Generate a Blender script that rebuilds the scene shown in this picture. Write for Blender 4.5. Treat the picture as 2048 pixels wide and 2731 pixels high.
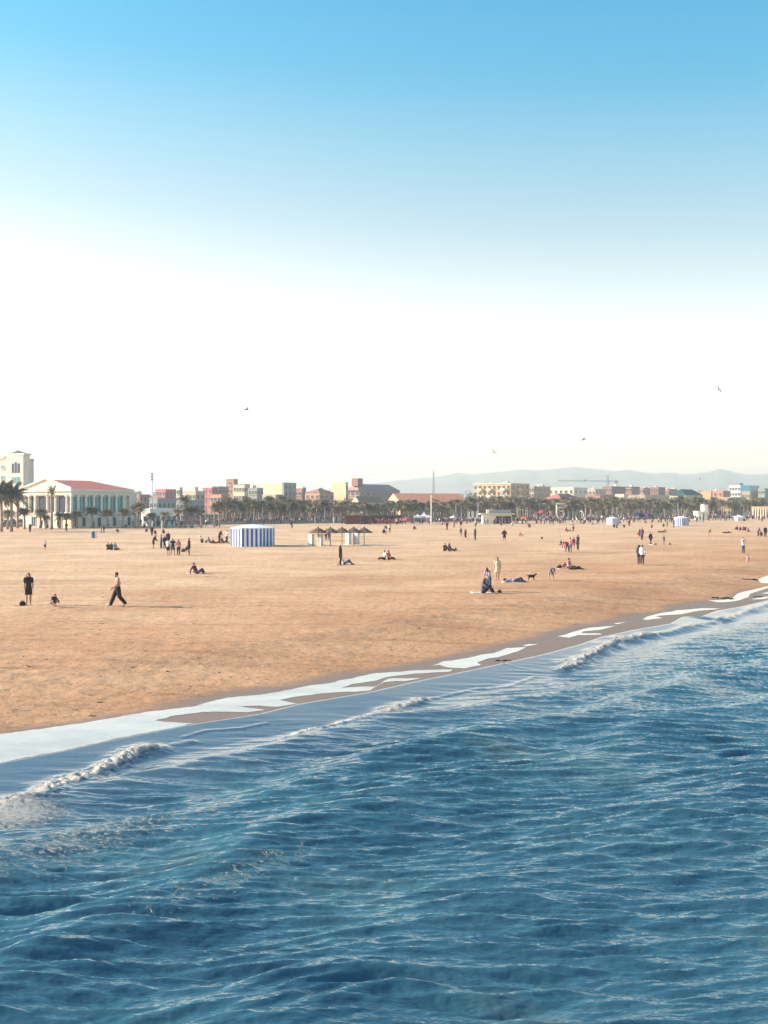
import bpy, bmesh, math, random
import numpy as np
from mathutils import Vector, Matrix
R = math.radians
for o in list(bpy.data.objects):
    bpy.data.objects.remove(o)
S = bpy.context.scene
COL = S.collection

# ------------------------------------------------------------------ camera
CAM_H = 5.35          # eye height above the beach, standing on a pier
F = 2900.0            # focal length in photo pixels
W, H = 2048.0, 2731.0
HOR = 1344.0
PITCH = math.atan((H / 2 - HOR) / F)
cd = bpy.data.cameras.new('camera')
cam = bpy.data.objects.new('camera', cd)
COL.objects.link(cam)
cam.location = (0, 0, CAM_H)
cam.rotation_euler = (math.pi / 2 - PITCH, 0, 0)
cd.sensor_fit = 'VERTICAL'
cd.sensor_height = 36.0
cd.lens = 36.0 * F / H
cd.clip_start = 0.1
cd.clip_end = 60000
S.camera = cam

# ------------------------------------------------------------------ light
SUN_EL, SUN_AZ = 24.0, -84.0     # azimuth from +Y, clockwise; the sun stands to the left
wd = bpy.data.worlds.new('World')
S.world = wd
wd.use_nodes = True
nt = wd.node_tree
bg = nt.nodes['Background']
sk = nt.nodes.new('ShaderNodeTexSky')
sk.sky_type = 'NISHITA'
sk.sun_disc = False
sk.sun_elevation = R(SUN_EL)
sk.sun_rotation = R(SUN_AZ)
tc = nt.nodes.new('ShaderNodeTexCoord')
sp = nt.nodes.new('ShaderNodeSeparateXYZ')
asn = nt.nodes.new('ShaderNodeMath'); asn.operation = 'ARCSINE'
dv = nt.nodes.new('ShaderNodeMath'); dv.operation = 'DIVIDE'; dv.inputs[1].default_value = math.pi / 2
dv.use_clamp = True
rp = nt.nodes.new('ShaderNodeValToRGB')
mu = nt.nodes.new('ShaderNodeMix'); mu.data_type = 'RGBA'; mu.blend_type = 'MULTIPLY'
mu.inputs[0].default_value = 1.0
nt.links.new(tc.outputs['Generated'], sp.inputs[0])
tl = nt.nodes.new('ShaderNodeMath'); tl.operation = 'MULTIPLY_ADD'; tl.inputs[1].default_value = 0.055   # the haze stands higher on the sun's side
nt.links.new(sp.outputs[0], tl.inputs[0]); nt.links.new(sp.outputs[2], tl.inputs[2])
nt.links.new(tl.outputs[0], asn.inputs[0])
nt.links.new(asn.outputs[0], dv.inputs[0])
nt.links.new(dv.outputs[0], rp.inputs[0])
SKY = [(0.3, (3.0, 2.7, 2.5)), (2, (2.6, 2.1, 1.8)), (5, (2.9, 2.1, 1.62)), (8, (2.6, 1.95, 1.55)), (10.5, (2.05, 1.66, 1.30)), (12.5, (1.68, 1.46, 1.18)), (14.5, (1.30, 1.33, 1.14)),
       (18, (0.80, 1.27, 1.18)), (21.5, (0.22, 1.16, 1.25)), (26, (0.0, 1.10, 1.34)), (40, (0.03, 0.95, 1.25)), (90, (0.30, 0.85, 1.15))]
e = rp.color_ramp.elements
while len(e) > 1:
    e.remove(e[-1])
e[0].position = SKY[0][0] / 90; e[0].color = (*[c / 4 for c in SKY[0][1]], 1)
for el, c in SKY[1:]:
    n = e.new(el / 90); n.color = (*[k / 4 for k in c], 1)
nt.links.new(sk.outputs[0], mu.inputs[6])
nt.links.new(rp.outputs[0], mu.inputs[7])
vs = nt.nodes.new('ShaderNodeVectorMath'); vs.operation = 'SCALE'; vs.inputs['Scale'].default_value = 2.0
nt.links.new(mu.outputs[2], vs.inputs[0])
nt.links.new(vs.outputs[0], bg.inputs[0])
bg.inputs[1].default_value = 0.15          # the ramp is stored at a quarter and doubled again
sd = bpy.data.lights.new('sun', 'SUN')
sd.energy = 4.2
sd.angle = R(0.6)
sd.color = (1.0, 0.86, 0.68)
sun = bpy.data.objects.new('sun', sd)
COL.objects.link(sun)
SUNDIR = Vector((math.sin(R(SUN_AZ)) * math.cos(R(SUN_EL)), math.cos(R(SUN_AZ)) * math.cos(R(SUN_EL)), math.sin(R(SUN_EL))))
sun.rotation_euler = SUNDIR.to_track_quat('Z', 'Y').to_euler()
sun.location = SUNDIR * 300
S.view_settings.view_transform = 'Standard'
S.view_settings.look = 'None'
S.view_settings.gamma = 1
S.view_settings.use_curve_mapping = False
S.view_settings.exposure = 1.36
S.cycles.max_bounces = 6
S.cycles.sample_clamp_direct = 8
S.cycles.sample_clamp_indirect = 6
S.cycles.use_denoising = True
HAZE_DENSITY = 3.2e-4

# ------------------------------------------------------------------ picture to place
def ray(px, py):
    x, y = (px - W / 2) / F, (H / 2 - py) / F
    c, s = math.cos(PITCH), math.sin(PITCH)
    return x, c + y * s, y * c - s
def G(px, py, z=0.0):
    """point of the level ground z that the photo shows at pixel px, py"""
    x, y, d = ray(px, py)
    t = (z - CAM_H) / d
    return Vector((x * t, y * t, z))
def AT(px, D, z=0.0):
    return Vector(((px - W / 2) / F * D, D, z))
def ZT(py, D):
    """height of what shows at photo row py at distance D"""
    return CAM_H + (HOR - py) / F * D

# ------------------------------------------------------------------ shore frame
TS = np.array((0.557, 0.8305)); TN = np.array((0.8305, -0.557)); P0 = np.array((-8.7, 24.7))
def uv_of(x, y):
    dx, dy = np.asarray(x) - P0[0], np.asarray(y) - P0[1]
    return dx * TS[0] + dy * TS[1], dx * TN[0] + dy * TN[1]
def c2(x, y): return x / 1.659, 1700 + y / 1.659
def c3(x, y): return 1000 + x / 1.583, 1500 + y / 1.583
def cr(x, y): return 1560 + x / 3.4, 1380 + y / 3.4
FILM_Z = -0.5
def g2(pt, z=FILM_Z):
    p = G(pt[0], pt[1], z)
    return p.x, p.y
edge_px = [c2(0, 555), c2(170, 522), c2(300, 497), c2(450, 462), c2(620, 428), c2(860, 382), c2(1150, 337), c2(1330, 292), c2(1640, 240),
           c3(180, 500), c3(400, 455), c3(560, 420), c3(720, 385), c3(860, 347), c3(960, 313), c3(1100, 282), c3(1250, 257), c3(1380, 227),
           cr(900, 895), cr(1200, 842), cr(1420, 805), cr(1659, 750)]
ep = np.array([g2(p) for p in edge_px])
eu, ev = uv_of(ep[:, 0], ep[:, 1])
oi = np.argsort(eu); eu, ev = eu[oi], ev[oi]
eu = np.concatenate(([-60], [eu[0] - 6], eu, [eu[-1] + 30, eu[-1] + 400]))
ev = np.concatenate(([ev[0]], [ev[0]], ev, [ev[-1] - 0.5, ev[-1] + 2]))

def hash2(ix, iy, seed):
    n = (ix.astype(np.int64) * 374761393 + iy.astype(np.int64) * 668265263 + seed * 974634221) & 0x7fffffff
    n = ((n ^ (n >> 13)) * 1274126177) & 0x7fffffff
    n = (n ^ (n >> 16)) & 0xffff
    return n / 65535.0
def vnoise(x, y, seed=0):
    x = np.asarray(x, float); y = np.asarray(y, float)
    ix, iy = np.floor(x), np.floor(y)
    fx, fy = x - ix, y - iy
    fx = fx * fx * fx * (fx * (fx * 6 - 15) + 10); fy = fy * fy * fy * (fy * (fy * 6 - 15) + 10)
    a, b = hash2(ix, iy, seed), hash2(ix + 1, iy, seed)
    c, d = hash2(ix, iy + 1, seed), hash2(ix + 1, iy + 1, seed)
    return (a * (1 - fx) + b * fx) * (1 - fy) + (c * (1 - fx) + d * fx) * fy
def fbm(x, y, seed=0, oct=4):
    s, a, t = 0, 0.5, 0
    for k in range(oct):
        s = s + a * vnoise(x * 2 ** k, y * 2 ** k, seed + k); t += a; a *= 0.5
    return s / t
def sstep(a, b, x):
    t = np.clip((x - a) / (b - a), 0, 1)
    return t * t * (3 - 2 * t)

def shore_s(x, y):
    u, v = uv_of(x, y)
    return u, v - np.interp(u, eu, ev)
def sand_z(x, y):
    u, s = shore_s(x, y)
    prof = np.interp(s, [-400, -14, -9, -3.0, 0, 1.9, 6, 60, 400], [0, 0, -0.06, FILM_Z, FILM_Z - 0.02, FILM_Z - 0.27, -1.2, -4, -6])
    und = 0.10 * (fbm(x / 9, y / 9, 3) - .5) + 0.07 * (fbm(x / 2.2, y / 2.2, 8, 3) - .5) + 0.05 * (fbm(x / .7, y / .7, 12, 3) - .5)
    return prof + und * sstep(-3.4, -7, s)
def GS(px, py):
    """point of the beach at a pixel, on the real sand height"""
    z = 0.0
    for _ in range(6):
        p = G(px, py, z)
        z = float(sand_z(p.x, p.y))
    p.z = z
    return p

# ------------------------------------------------------------------ materials
MATS = {}
def nodes(m):
    m.use_nodes = True
    n = m.node_tree
    return n, n.nodes['Principled BSDF']
def mk(name, col, rough=0.75, var=0.14, scale=6.0, bump=0.0, metal=0.0, spec=0.3, coords='Object'):
    """plain procedural material: a base colour broken by noise"""
    if name in MATS:
        return MATS[name]
    m = bpy.data.materials.new(name)
    n, b = nodes(m)
    b.inputs['Roughness'].default_value = rough
    b.inputs['Metallic'].default_value = metal
    b.inputs['Specular IOR Level'].default_value = spec
    t = n.nodes.new('ShaderNodeTexCoord')
    z = n.nodes.new('ShaderNodeTexNoise'); z.inputs['Scale'].default_value = scale; z.inputs['Detail'].default_value = 4
    n.links.new(t.outputs[coords], z.inputs['Vector'])
    r = n.nodes.new('ShaderNodeValToRGB')
    r.color_ramp.elements[0].position = 0.3; r.color_ramp.elements[1].position = 0.7
    r.color_ramp.elements[0].color = (*[max(0, c * (1 - var)) for c in col], 1)
    r.color_ramp.elements[1].color = (*[min(1, c * (1 + var)) for c in col], 1)
    n.links.new(z.outputs['Fac'], r.inputs[0]); n.links.new(r.outputs[0], b.inputs['Base Color'])
    if bump:
        bp = n.nodes.new('ShaderNodeBump'); bp.inputs['Strength'].default_value = bump; bp.inputs['Distance'].default_value = 0.03
        n.links.new(z.outputs['Fac'], bp.inputs['Height']); n.links.new(bp.outputs[0], b.inputs['Normal'])
    MATS[name] = m
    return m

# ------------------------------------------------------------------ mesh helpers
class MB:
    def __init__(self):
        self.v, self.f, self.m = [], [], []
    def add(self, vs, fs, mi=0):
        b = len(self.v)
        self.v += [tuple(p) for p in vs]
        self.f += [tuple(i + b for i in f) for f in fs]
        self.m += [mi] * len(fs)
        return self
    def box(self, c, s, rz=0, mi=0, top=None):
        """box centred on c in x, y and standing on c.z"""
        x, y, h = s[0] / 2, s[1] / 2, s[2]
        tx, ty = (x, y) if top is None else (x * top, y * top)
        ca, sa = math.cos(rz), math.sin(rz)
        P = [(-x, -y, 0), (x, -y, 0), (x, y, 0), (-x, y, 0), (-tx, -ty, h), (tx, -ty, h), (tx, ty, h), (-tx, ty, h)]
        vs = [(c[0] + p[0] * ca - p[1] * sa, c[1] + p[0] * sa + p[1] * ca, c[2] + p[2]) for p in P]
        return self.add(vs, [(3, 2, 1, 0), (4, 5, 6, 7), (0, 1, 5, 4), (1, 2, 6, 5), (2, 3, 7, 6), (3, 0, 4, 7)], mi)
    def prism(self, poly, vec, mi=0):
        n = len(poly); vec = Vector(vec)
        vs = [Vector(p) for p in poly] + [Vector(p) + vec for p in poly]
        fs = [tuple(range(n - 1, -1, -1)), tuple(range(n, 2 * n))] + [(i, (i + 1) % n, n + (i + 1) % n, n + i) for i in range(n)]
        return self.add(vs, fs, mi)
    def tube(self, pts, rad, sides=8, mi=0, ell=1.0, side=None, cap=True):
        """tapered tube; ell squeezes it along the second axis"""
        pts = [Vector(p) for p in pts]; n = len(pts)
        rings = []
        for i, p in enumerate(pts):
            d = (pts[min(i + 1, n - 1)] - pts[max(i - 1, 0)])
            if d.length < 1e-6: d = Vector((0, 0, 1))
            d.normalize()
            a = Vector(side) if side is not None else (Vector((1, 0, 0)) if abs(d.x) < 0.8 else Vector((0, 1, 0)))
            a = (a - d * a.dot(d)).normalized(); b = d.cross(a)
            r = rad[i] if not isinstance(rad[i], tuple) else rad[i][0]
            r2 = r * ell if not isinstance(rad[i], tuple) else rad[i][1]
            rings.append([p + a * (r * math.cos(2 * math.pi * k / sides)) + b * (r2 * math.sin(2 * math.pi * k / sides)) for k in range(sides)])
        vs = [q for r in rings for q in r]
        fs = [(i * sides + k, i * sides + (k + 1) % sides, (i + 1) * sides + (k + 1) % sides, (i + 1) * sides + k) for i in range(n - 1) for k in range(sides)]
        if cap:
            fs += [tuple(range(sides - 1, -1, -1)), tuple((n - 1) * sides + k for k in range(sides))]
        return self.add(vs, fs, mi)
    def ball(self, c, r, mi=0, seg=10, rings=7):
        if not isinstance(r, tuple): r = (r, r, r)
        vs = [(c[0], c[1], c[2] - r[2])]
        for i in range(1, rings):
            a = -math.pi / 2 + math.pi * i / rings
            for k in range(seg):
                t = 2 * math.pi * k / seg
                vs.append((c[0] + r[0] * math.cos(a) * math.cos(t), c[1] + r[1] * math.cos(a) * math.sin(t), c[2] + r[2] * math.sin(a)))
        vs.append((c[0], c[1], c[2] + r[2]))
        fs = [(0, 1 + (k + 1) % seg, 1 + k) for k in range(seg)]
        for i in range(rings - 2):
            for k in range(seg):
                a = 1 + i * seg
                fs.append((a + k, a + (k + 1) % seg, a + seg + (k + 1) % seg, a + seg + k))
        a = 1 + (rings - 2) * seg; t = len(vs) - 1
        fs += [(a + k, a + (k + 1) % seg, t) for k in range(seg)]
        return self.add(vs, fs, mi)
    def mesh(self, name, mats, smooth=False):
        me = bpy.data.meshes.new(name)
        me.from_pydata(self.v, [], self.f)
        for m in (mats if isinstance(mats, (list, tuple)) else [mats]):
            me.materials.append(m)
        me.polygons.foreach_set('material_index', self.m)
        if smooth:
            me.polygons.foreach_set('use_smooth', [True] * len(me.polygons))
        me.update()
        return me
    def build(self, name, mats, parent=None, loc=(0, 0, 0), rz=0, smooth=False):
        return put(name, self.mesh(name, mats, smooth), parent, loc, rz)
def put(name, me, parent=None, loc=(0, 0, 0), rz=0):
    o = bpy.data.objects.new(name, me)
    COL.objects.link(o)
    o.location = loc; o.rotation_euler = (0, 0, rz)
    if parent is not None: o.parent = parent
    return o
def tag(o, label=None, cat=None, group=None, kind=None):
    if label: o['label'] = label
    if cat: o['category'] = cat
    if group: o['group'] = group
    if kind: o['kind'] = kind
    return o
def empty(name, loc, rz=0, label=None, cat=None, group=None):
    o = bpy.data.objects.new(name, None)
    COL.objects.link(o)
    o.location = loc; o.rotation_euler = (0, 0, rz)
    o.empty_display_size = 0.2
    return tag(o, label, cat, group)
def np_mesh(name, V, Fq, mat, attrs=None, smooth=True):
    me = bpy.data.meshes.new(name)
    me.vertices.add(len(V)); me.vertices.foreach_set('co', V.astype(np.float32).ravel())
    k = Fq.shape[1]
    me.loops.add(Fq.size); me.loops.foreach_set('vertex_index', Fq.astype(np.int32).ravel())
    me.polygons.add(len(Fq)); me.polygons.foreach_set('loop_start', np.arange(0, Fq.size, k, dtype=np.int32))
    me.polygons.foreach_set('loop_total', np.full(len(Fq), k, dtype=np.int32)) if False else None
    me.polygons.foreach_set('use_smooth', np.full(len(Fq), smooth, dtype=bool))
    me.update(calc_edges=True)
    for an, arr in (attrs or {}).items():
        at = me.attributes.new(an, 'FLOAT', 'POINT'); at.data.foreach_set('value', arr.astype(np.float32))
    me.materials.append(mat)
    return me
def polar(r, a, keep=None):
    """grid of rings r and bearings a about the pier; returns x, y and quads"""
    A, Rr = np.meshgrid(a, r)
    X, Y = (Rr * np.sin(A)).ravel(), (Rr * np.cos(A)).ravel()
    nr, na = len(r), len(a)
    i = (np.arange(nr - 1)[:, None] * na + np.arange(na - 1)[None, :]).ravel()
    Fq = np.stack([i, i + na, i + na + 1, i + 1], 1)
    if keep is not None:
        k = keep(X, Y)
        Fq = Fq[k[Fq].all(1)]
        used = np.unique(Fq); mp = np.full(len(X), -1); mp[used] = np.arange(len(used))
        X, Y, Fq = X[used], Y[used], mp[Fq]
    return X, Y, Fq[:, ::-1]
# ------------------------------------------------------------------ ground, beach and sea
def mat_ground():
    m = mk('town_ground', (0.16, 0.14, 0.13), 0.9, 0.2, 0.05, coords='Object')
    return m
def nz(n, scale, detail=4, vec=None, rough=0.55):
    z = n.nodes.new('ShaderNodeTexNoise'); z.inputs['Scale'].default_value = scale; z.inputs['Detail'].default_value = detail
    z.inputs['Roughness'].default_value = rough
    if vec: n.links.new(vec, z.inputs['Vector'])
    return z.outputs['Fac']
def ramp(n, inp, stops):
    r = n.nodes.new('ShaderNodeValToRGB'); e = r.color_ramp.elements
    while len(e) > 1: e.remove(e[-1])
    e[0].position = stops[0][0]; e[0].color = (*stops[0][1], 1) if isinstance(stops[0][1], tuple) else (stops[0][1],) * 3 + (1,)
    for p, c in stops[1:]:
        q = e.new(p); q.color = (*c, 1) if isinstance(c, tuple) else (c, c, c, 1)
    n.links.new(inp, r.inputs[0])
    return r.outputs[0]
def mixc(n, fac, a, b, blend='MIX'):
    x = n.nodes.new('ShaderNodeMix'); x.data_type = 'RGBA'; x.blend_type = blend
    for s, v in ((0, fac), (6, a), (7, b)):
        if hasattr(v, 'links'): n.links.new(v, x.inputs[s])
        else: x.inputs[s].default_value = v if s == 0 else (*v, 1)
    return x.outputs[2]
def math2(n, op, a, b=0.0, clamp=False):
    x = n.nodes.new('ShaderNodeMath'); x.operation = op; x.use_clamp = clamp
    for s, v in ((0, a), (1, b)):
        if hasattr(v, 'links'): n.links.new(v, x.inputs[s])
        else: x.inputs[s].default_value = v
    return x.outputs[0]
def attr(n, name):
    a = n.nodes.new('ShaderNodeAttribute'); a.attribute_name = name
    return a.outputs['Fac']

def mat_sand():
    m = bpy.data.materials.new('beach_sand')
    n, b = nodes(m)
    t = n.nodes.new('ShaderNodeTexCoord').outputs['Object']
    damp = attr(n, 'damp')
    grain = nz(n, 2.2, 8, t, 0.7)
    patch = nz(n, 0.11, 4, t)
    fine = nz(n, 14, 5, t, 0.7)
    dry = ramp(n, patch, [(0.32, (0.56, 0.335, 0.198)), (0.5, (0.655, 0.412, 0.252)), (0.68, (0.74, 0.49, 0.315))])
    dry = mixc(n, 1.0, dry, ramp(n, grain, [(0.32, 0.66), (0.47, 0.95), (0.7, 1.12)]), 'MULTIPLY')
    dark = mixc(n, 1.0, dry, (0.78, 0.62, 0.525), 'MULTIPLY')
    # drier and damper tones where people and tides have turned the sand over
    tone = math2(n, 'MULTIPLY_ADD', nz(n, 0.06, 5, t), 0.9); n.nodes[-1].inputs[2].default_value = -0.45
    df = math2(n, 'ADD', damp, tone, True)
    col = mixc(n, df, dry, dark)
    ms = n.nodes.new('ShaderNodeMapping'); ms.inputs['Rotation'].default_value = (0, 0, -0.55); ms.inputs['Scale'].default_value = (0.10, 0.85, 1)
    n.links.new(t, ms.inputs['Vector'])
    col = mixc(n, 0.6, col, ramp(n, nz(n, 1.0, 6, ms.outputs[0], .65), [(0.34, (0.66, 0.60, 0.57)), (0.5, (1, 1, 1)), (0.66, (1.08, 1.09, 1.10))]), 'MULTIPLY')
    shade_specks = ramp(n, nz(n, 6.5, 3, t), [(0.33, (0.34, 0.25, 0.21)), (0.43, (1, 1, 1))])  # dark specks put the shade of footprints into the sand colour
    col = mixc(n, 0.4, col, shade_specks, 'MULTIPLY')
    wet = attr(n, 'wet')
    wcol = mixc(n, nz(n, 0.6, 3, t), (0.19, 0.115, 0.088), (0.24, 0.15, 0.112))
    col = mixc(n, wet, col, wcol)
    n.links.new(col, b.inputs['Base Color'])
    ro = math2(n, 'MULTIPLY_ADD', wet, -0.45); n.nodes[-1].inputs[2].default_value = 0.9
    n.links.new(ro, b.inputs['Roughness'])
    b.inputs['Specular IOR Level'].default_value = 0.25
    lump = nz(n, 2.3, 3, t, 0.5)
    vor = n.nodes.new('ShaderNodeTexVoronoi'); vor.inputs['Scale'].default_value = 1.6; vor.feature = 'SMOOTH_F1'
    n.links.new(t, vor.inputs['Vector'])
    hh = math2(n, 'ADD', lump, math2(n, 'MULTIPLY', vor.outputs['Distance'], 0.22))
    hh = math2(n, 'ADD', hh, math2(n, 'MULTIPLY', nz(n, 7.0, 4, t, .6), 0.42))
    bp = n.nodes.new('ShaderNodeBump'); bp.inputs['Distance'].default_value = 0.075
    st = math2(n, 'MULTIPLY_ADD', wet, -0.68); n.nodes[-1].inputs[2].default_value = 0.7
    n.links.new(st, bp.inputs['Strength'])
    n.links.new(hh, bp.inputs['Height']); n.links.new(bp.outputs[0], b.inputs['Normal'])
    return m

d2r = math.pi / 180
fine_a = np.arange(-24, 24.01, 0.14)
ang = np.concatenate((np.arange(-75, -24, 1.5), fine_a, np.arange(25, 88, 1.5))) * d2r
rr = [9.0]
while rr[-1] < 900:
    rr.append(rr[-1] * (1.0055 if 16 < rr[-1] < 130 else 1.03))
PROM_A, PROM_B = np.array((-150.0, 205.0)), np.array((330.0, 560.0))    # front edge of the promenade
PD = (PROM_B - PROM_A) / np.linalg.norm(PROM_B - PROM_A); PN = np.array((PD[1], -PD[0]))
def prom_d(x, y):
    """distance in front of the promenade edge, towards the sea"""
    return (np.asarray(x) - PROM_A[0]) * PN[0] + (np.asarray(y) - PROM_A[1]) * PN[1]
def prom_D(px):
    """distance of the promenade edge along the photo column px"""
    k = (px - W / 2) / F
    t = (PROM_A[0] - k * PROM_A[1]) / (k * PD[1] - PD[0])
    return float(PROM_A[1] + PD[1] * t)
X, Y, Q = polar(np.array(rr), ang, lambda x, y: (prom_d(x, y) > -3) & (shore_s(x, y)[1] < 9))
u, s = shore_s(X, Y)
Z = sand_z(X, Y)
wob = (fbm(X / 3.0, Y / 3.0, 31, 3) - .5)
damp = np.interp(s + wob * 8, [-75, -40, -24, -12, -4], [0.0, 0.22, 0.60, 0.80, 0.88])
damp = np.where(np.hypot(X, Y) > 0, damp, 0)
wet = sstep(-3.6, -2.3, s + wob * 1.3)
np_sand = np_mesh('beach', np.stack([X, Y, Z], 1), Q, mat_sand(), {'damp': damp, 'wet': wet})
tag(put('beach', np_sand), kind='structure')

# the town behind: one sheet that reaches the horizon
def SB(a, b, z=0.0):
    p = PROM_A + PD * a - PN * b
    return (p[0], p[1], z)
gm = MB().add([SB(-3000, 0.5, -0.25), SB(9000, 0.5, -0.25), SB(9000, 9000, -0.25), SB(-9000, 9000, -0.25)], [(0, 1, 2, 3)])
tag(gm.build('ground', mat_ground()), kind='structure')
pm = MB()
pm.prism([SB(-200, 0, -0.3), SB(1500, 0, -0.3), SB(1500, 34, -0.3), SB(-200, 34, -0.3)], (0, 0, 0.42))
tag(pm.build('promenade_pavement', mk('promenade_paving', (0.36, 0.31, 0.28), 0.85, 0.15, 0.6)), kind='structure')
# long low wall along the edge of the sand, in blocks
wm = mk('sea_wall_stone', (0.34, 0.30, 0.29), 0.85, 0.15, 1.2, 0.3)
sw = empty('promenade_wall', SB(0, 0, 0), 0, 'low grey stone wall where the sand meets the palm promenade', 'wall')
blk = MB().box((0, 0, -0.2), (7.9, 0.45, 0.75), math.atan2(PD[1], PD[0])).box((0, 0, 0.55), (7.96, 0.6, 0.1), math.atan2(PD[1], PD[0])).mesh('block', wm)
for k in range(60):
    if True:
        o = put('block', blk, sw, (PD[0] * (k * 8 + 4), PD[1] * (k * 8 + 4), 0.0))

# ------------------------------------------------------------------ sea
SEA = FILM_Z - 0.20
def crest(u, k):
    base = [3.9, 7.2, 10.6, 14.2, 18.2, 22.5, 27.2, 32.5, 38.5, 45][k]
    return base + 1.5 * (vnoise(u / 11.0, u * 0 + k * 3.7, 77) - .5) + 1.7 * (vnoise(u / 4.2, u * 0 + k * 1.9, 78) - .5) + (0.09 * (u - 14) if k in (1, 2, 3) else 0) * np.exp(-((u - 6) / 22.) ** 2)
rng = np.random.RandomState(5)
CH = []
for i in range(120):
    q = rng.rand()
    lam = 0.17 * (1.15 / 0.17) ** q
    th = math.atan2(0.97, -0.16) + rng.normal(0, 0.20)
    CH.append((2 * math.pi / lam, th, 0.0078 * lam ** 0.88 * (1.15 - 0.35 * q), rng.rand() * 6.283))
def breaker_segments():
    """(points along the crest, half width in metres, strength) for the broken parts of the waves"""
    mp = lambda pts: np.array([uv_of(*g2(p, SEA + 0.12)) for p in pts])
    return [
        (mp([c2(-160, 800), c2(-60, 760), c2(40, 735), c2(95, 712)]), 0.42, 0.85),
        (mp([c2(95, 712), c2(180, 690)]), 0.1, 0.5),
        (mp([c2(185, 690), c2(240, 650), c2(330, 620), c2(430, 585), c2(520, 545), c2(600, 505), c2(660, 492)]), 0.36, 1.0),
        (mp([c2(660, 492), c2(760, 470), c2(850, 455)]), 0.13, 0.35),
        (mp([c2(815, 440), c2(870, 425), c2(920, 413), c2(1060, 400), c2(1180, 378)]), 0.07, 0.45),
        (mp([c2(1290, 442), c2(1340, 420), c2(1420, 402), c2(1500, 385), c2(1600, 360), c2(1659, 345), c3(60, 612), c3(180, 580), c3(200, 572)]), 0.27, 0.9),
        (mp([c3(200, 572), c3(330, 545), c3(430, 522), c3(560, 512), c3(680, 470)]), 0.12, 0.3),
        (mp([c3(500, 425), c3(580, 440), c3(680, 452), c3(790, 448)]), 0.06, 0.42),
        (mp([c3(795, 445), c3(870, 410), c3(950, 370), c3(1020, 335), c3(1100, 318), c3(1160, 305)]), 0.42, 1.0),
        (mp([c3(1160, 305), c3(1260, 290), c3(1340, 268), c3(1420, 252), c3(1470, 232)]), 0.28, 0.55),
        (mp([c3(1480, 240), c3(1560, 210), c3(1640, 185), c3(1720, 165)]), 0.30, 0.5),
    ]
BR = breaker_segments()
def seg_dist(u, v, P):
    d = np.full(u.shape, 1e9)
    for (a, b) in zip(P[:-1], P[1:]):
        ab = b - a; L = (ab ** 2).sum() + 1e-9
        t = np.clip(((u - a[0]) * ab[0] + (v - a[1]) * ab[1]) / L, 0, 1)
        d = np.minimum(d, np.hypot(u - a[0] - t * ab[0], v - a[1] - t * ab[1]))
    return d
def sea_fields(x, y):
    u, s = shore_s(x, y)
    uu, v = uv_of(x, y)
    far = np.clip(1 - (np.hypot(x, y) - 60) / 120, 0.0, 1)
    swell = 0
    for k in range(10):
        c = crest(u, k)
        d = s - c
        w = np.where(d < 0, 0.72 + 0.12 * k, 1.35 + 0.22 * k)
        amp = [0.18, 0.27, 0.27, 0.21, 0.15, 0.13, .12, .12, .12, .12][k] * (0.30 + 1.2 * vnoise(u / 8.5, u * 0 + 5.1 * k, 90))
        swell = swell + amp * np.exp(-np.abs(d / w) ** 1.7)
    wx = x + 0.3 * (fbm(x / 1.9, y / 1.9, 40, 2) - .5); wy = y + 0.3 * (fbm(x / 1.9, y / 1.9, 50, 2) - .5) + 0.9 * (fbm(x / 8.0, y / 8.0, 55, 2) - .5)
    chop = 0
    for k, th, a, ph in CH:
        g = np.sin(k * (wx * math.cos(th) + wy * math.sin(th)) + ph)
        chop = chop + a * (g + 0.35 * (1 - np.abs(g)) )
    gust = 0.30 + 1.25 * fbm(x / 5.0, y / 5.0, 60, 3)
    calm = 0.10 + 0.90 * sstep(1.2, 4.6, s) * (0.45 + 0.55 * sstep(4, 9, s))
    chop = chop * gust * calm
    foam = np.zeros_like(x); lift = np.zeros_like(x)
    for P, hw, st in BR:
        d = seg_dist(u, v, P)
        wv = 0.85 * hw * (0.65 + 0.8 * vnoise(u / 1.1, v * 0, 101))
        g = np.exp(-(d / wv) ** 2)
        foam = np.maximum(foam, st * g)
        lift = np.maximum(lift, min(0.17, hw * 0.42) * st ** .5 * np.exp(-(d / (wv * 1.15)) ** 2))
    lump = fbm(x / 0.13, y / 0.13, 70, 3) - 0.38
    # drifting flecks left by the last breaker near the pier
    pu, pv = uv_of(*g2((250, 2260), SEA))
    fl = np.exp(-(((u - pu) / 5.5) ** 2 + ((v - pv) / 2.0) ** 2)) * 0.40
    pu2, pv2 = uv_of(*g2((640, 2370), SEA))
    fl = np.maximum(fl, np.exp(-(((u - pu2) / 4.5) ** 2 + ((v - pv2) / 1.0) ** 2)) * 0.36)
    pu3, pv3 = uv_of(*g2((20, 2190), SEA))
    fl = np.maximum(fl, np.exp(-(((u - pu3) / 1.5) ** 2 + ((v - pv3) / 1.5) ** 2)) * 0.6)
    lvl = np.interp(s, [-3, 0, 1.9, 3.0, 8], [FILM_Z - 0.4, FILM_Z - 0.012, FILM_Z - 0.20, SEA - 0.02, SEA - 0.06])
    z = lvl + (swell * sstep(1.8, 3.4, s) + chop * 1.0) * sstep(-0.2, 1.5, s) * (0.35 + 0.65 * far) + lift * (0.80 + 1.15 * lump) 
    return z, foam, fl, sstep(0.4, 6.5, s), np.clip(s, 0, 50)
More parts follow.
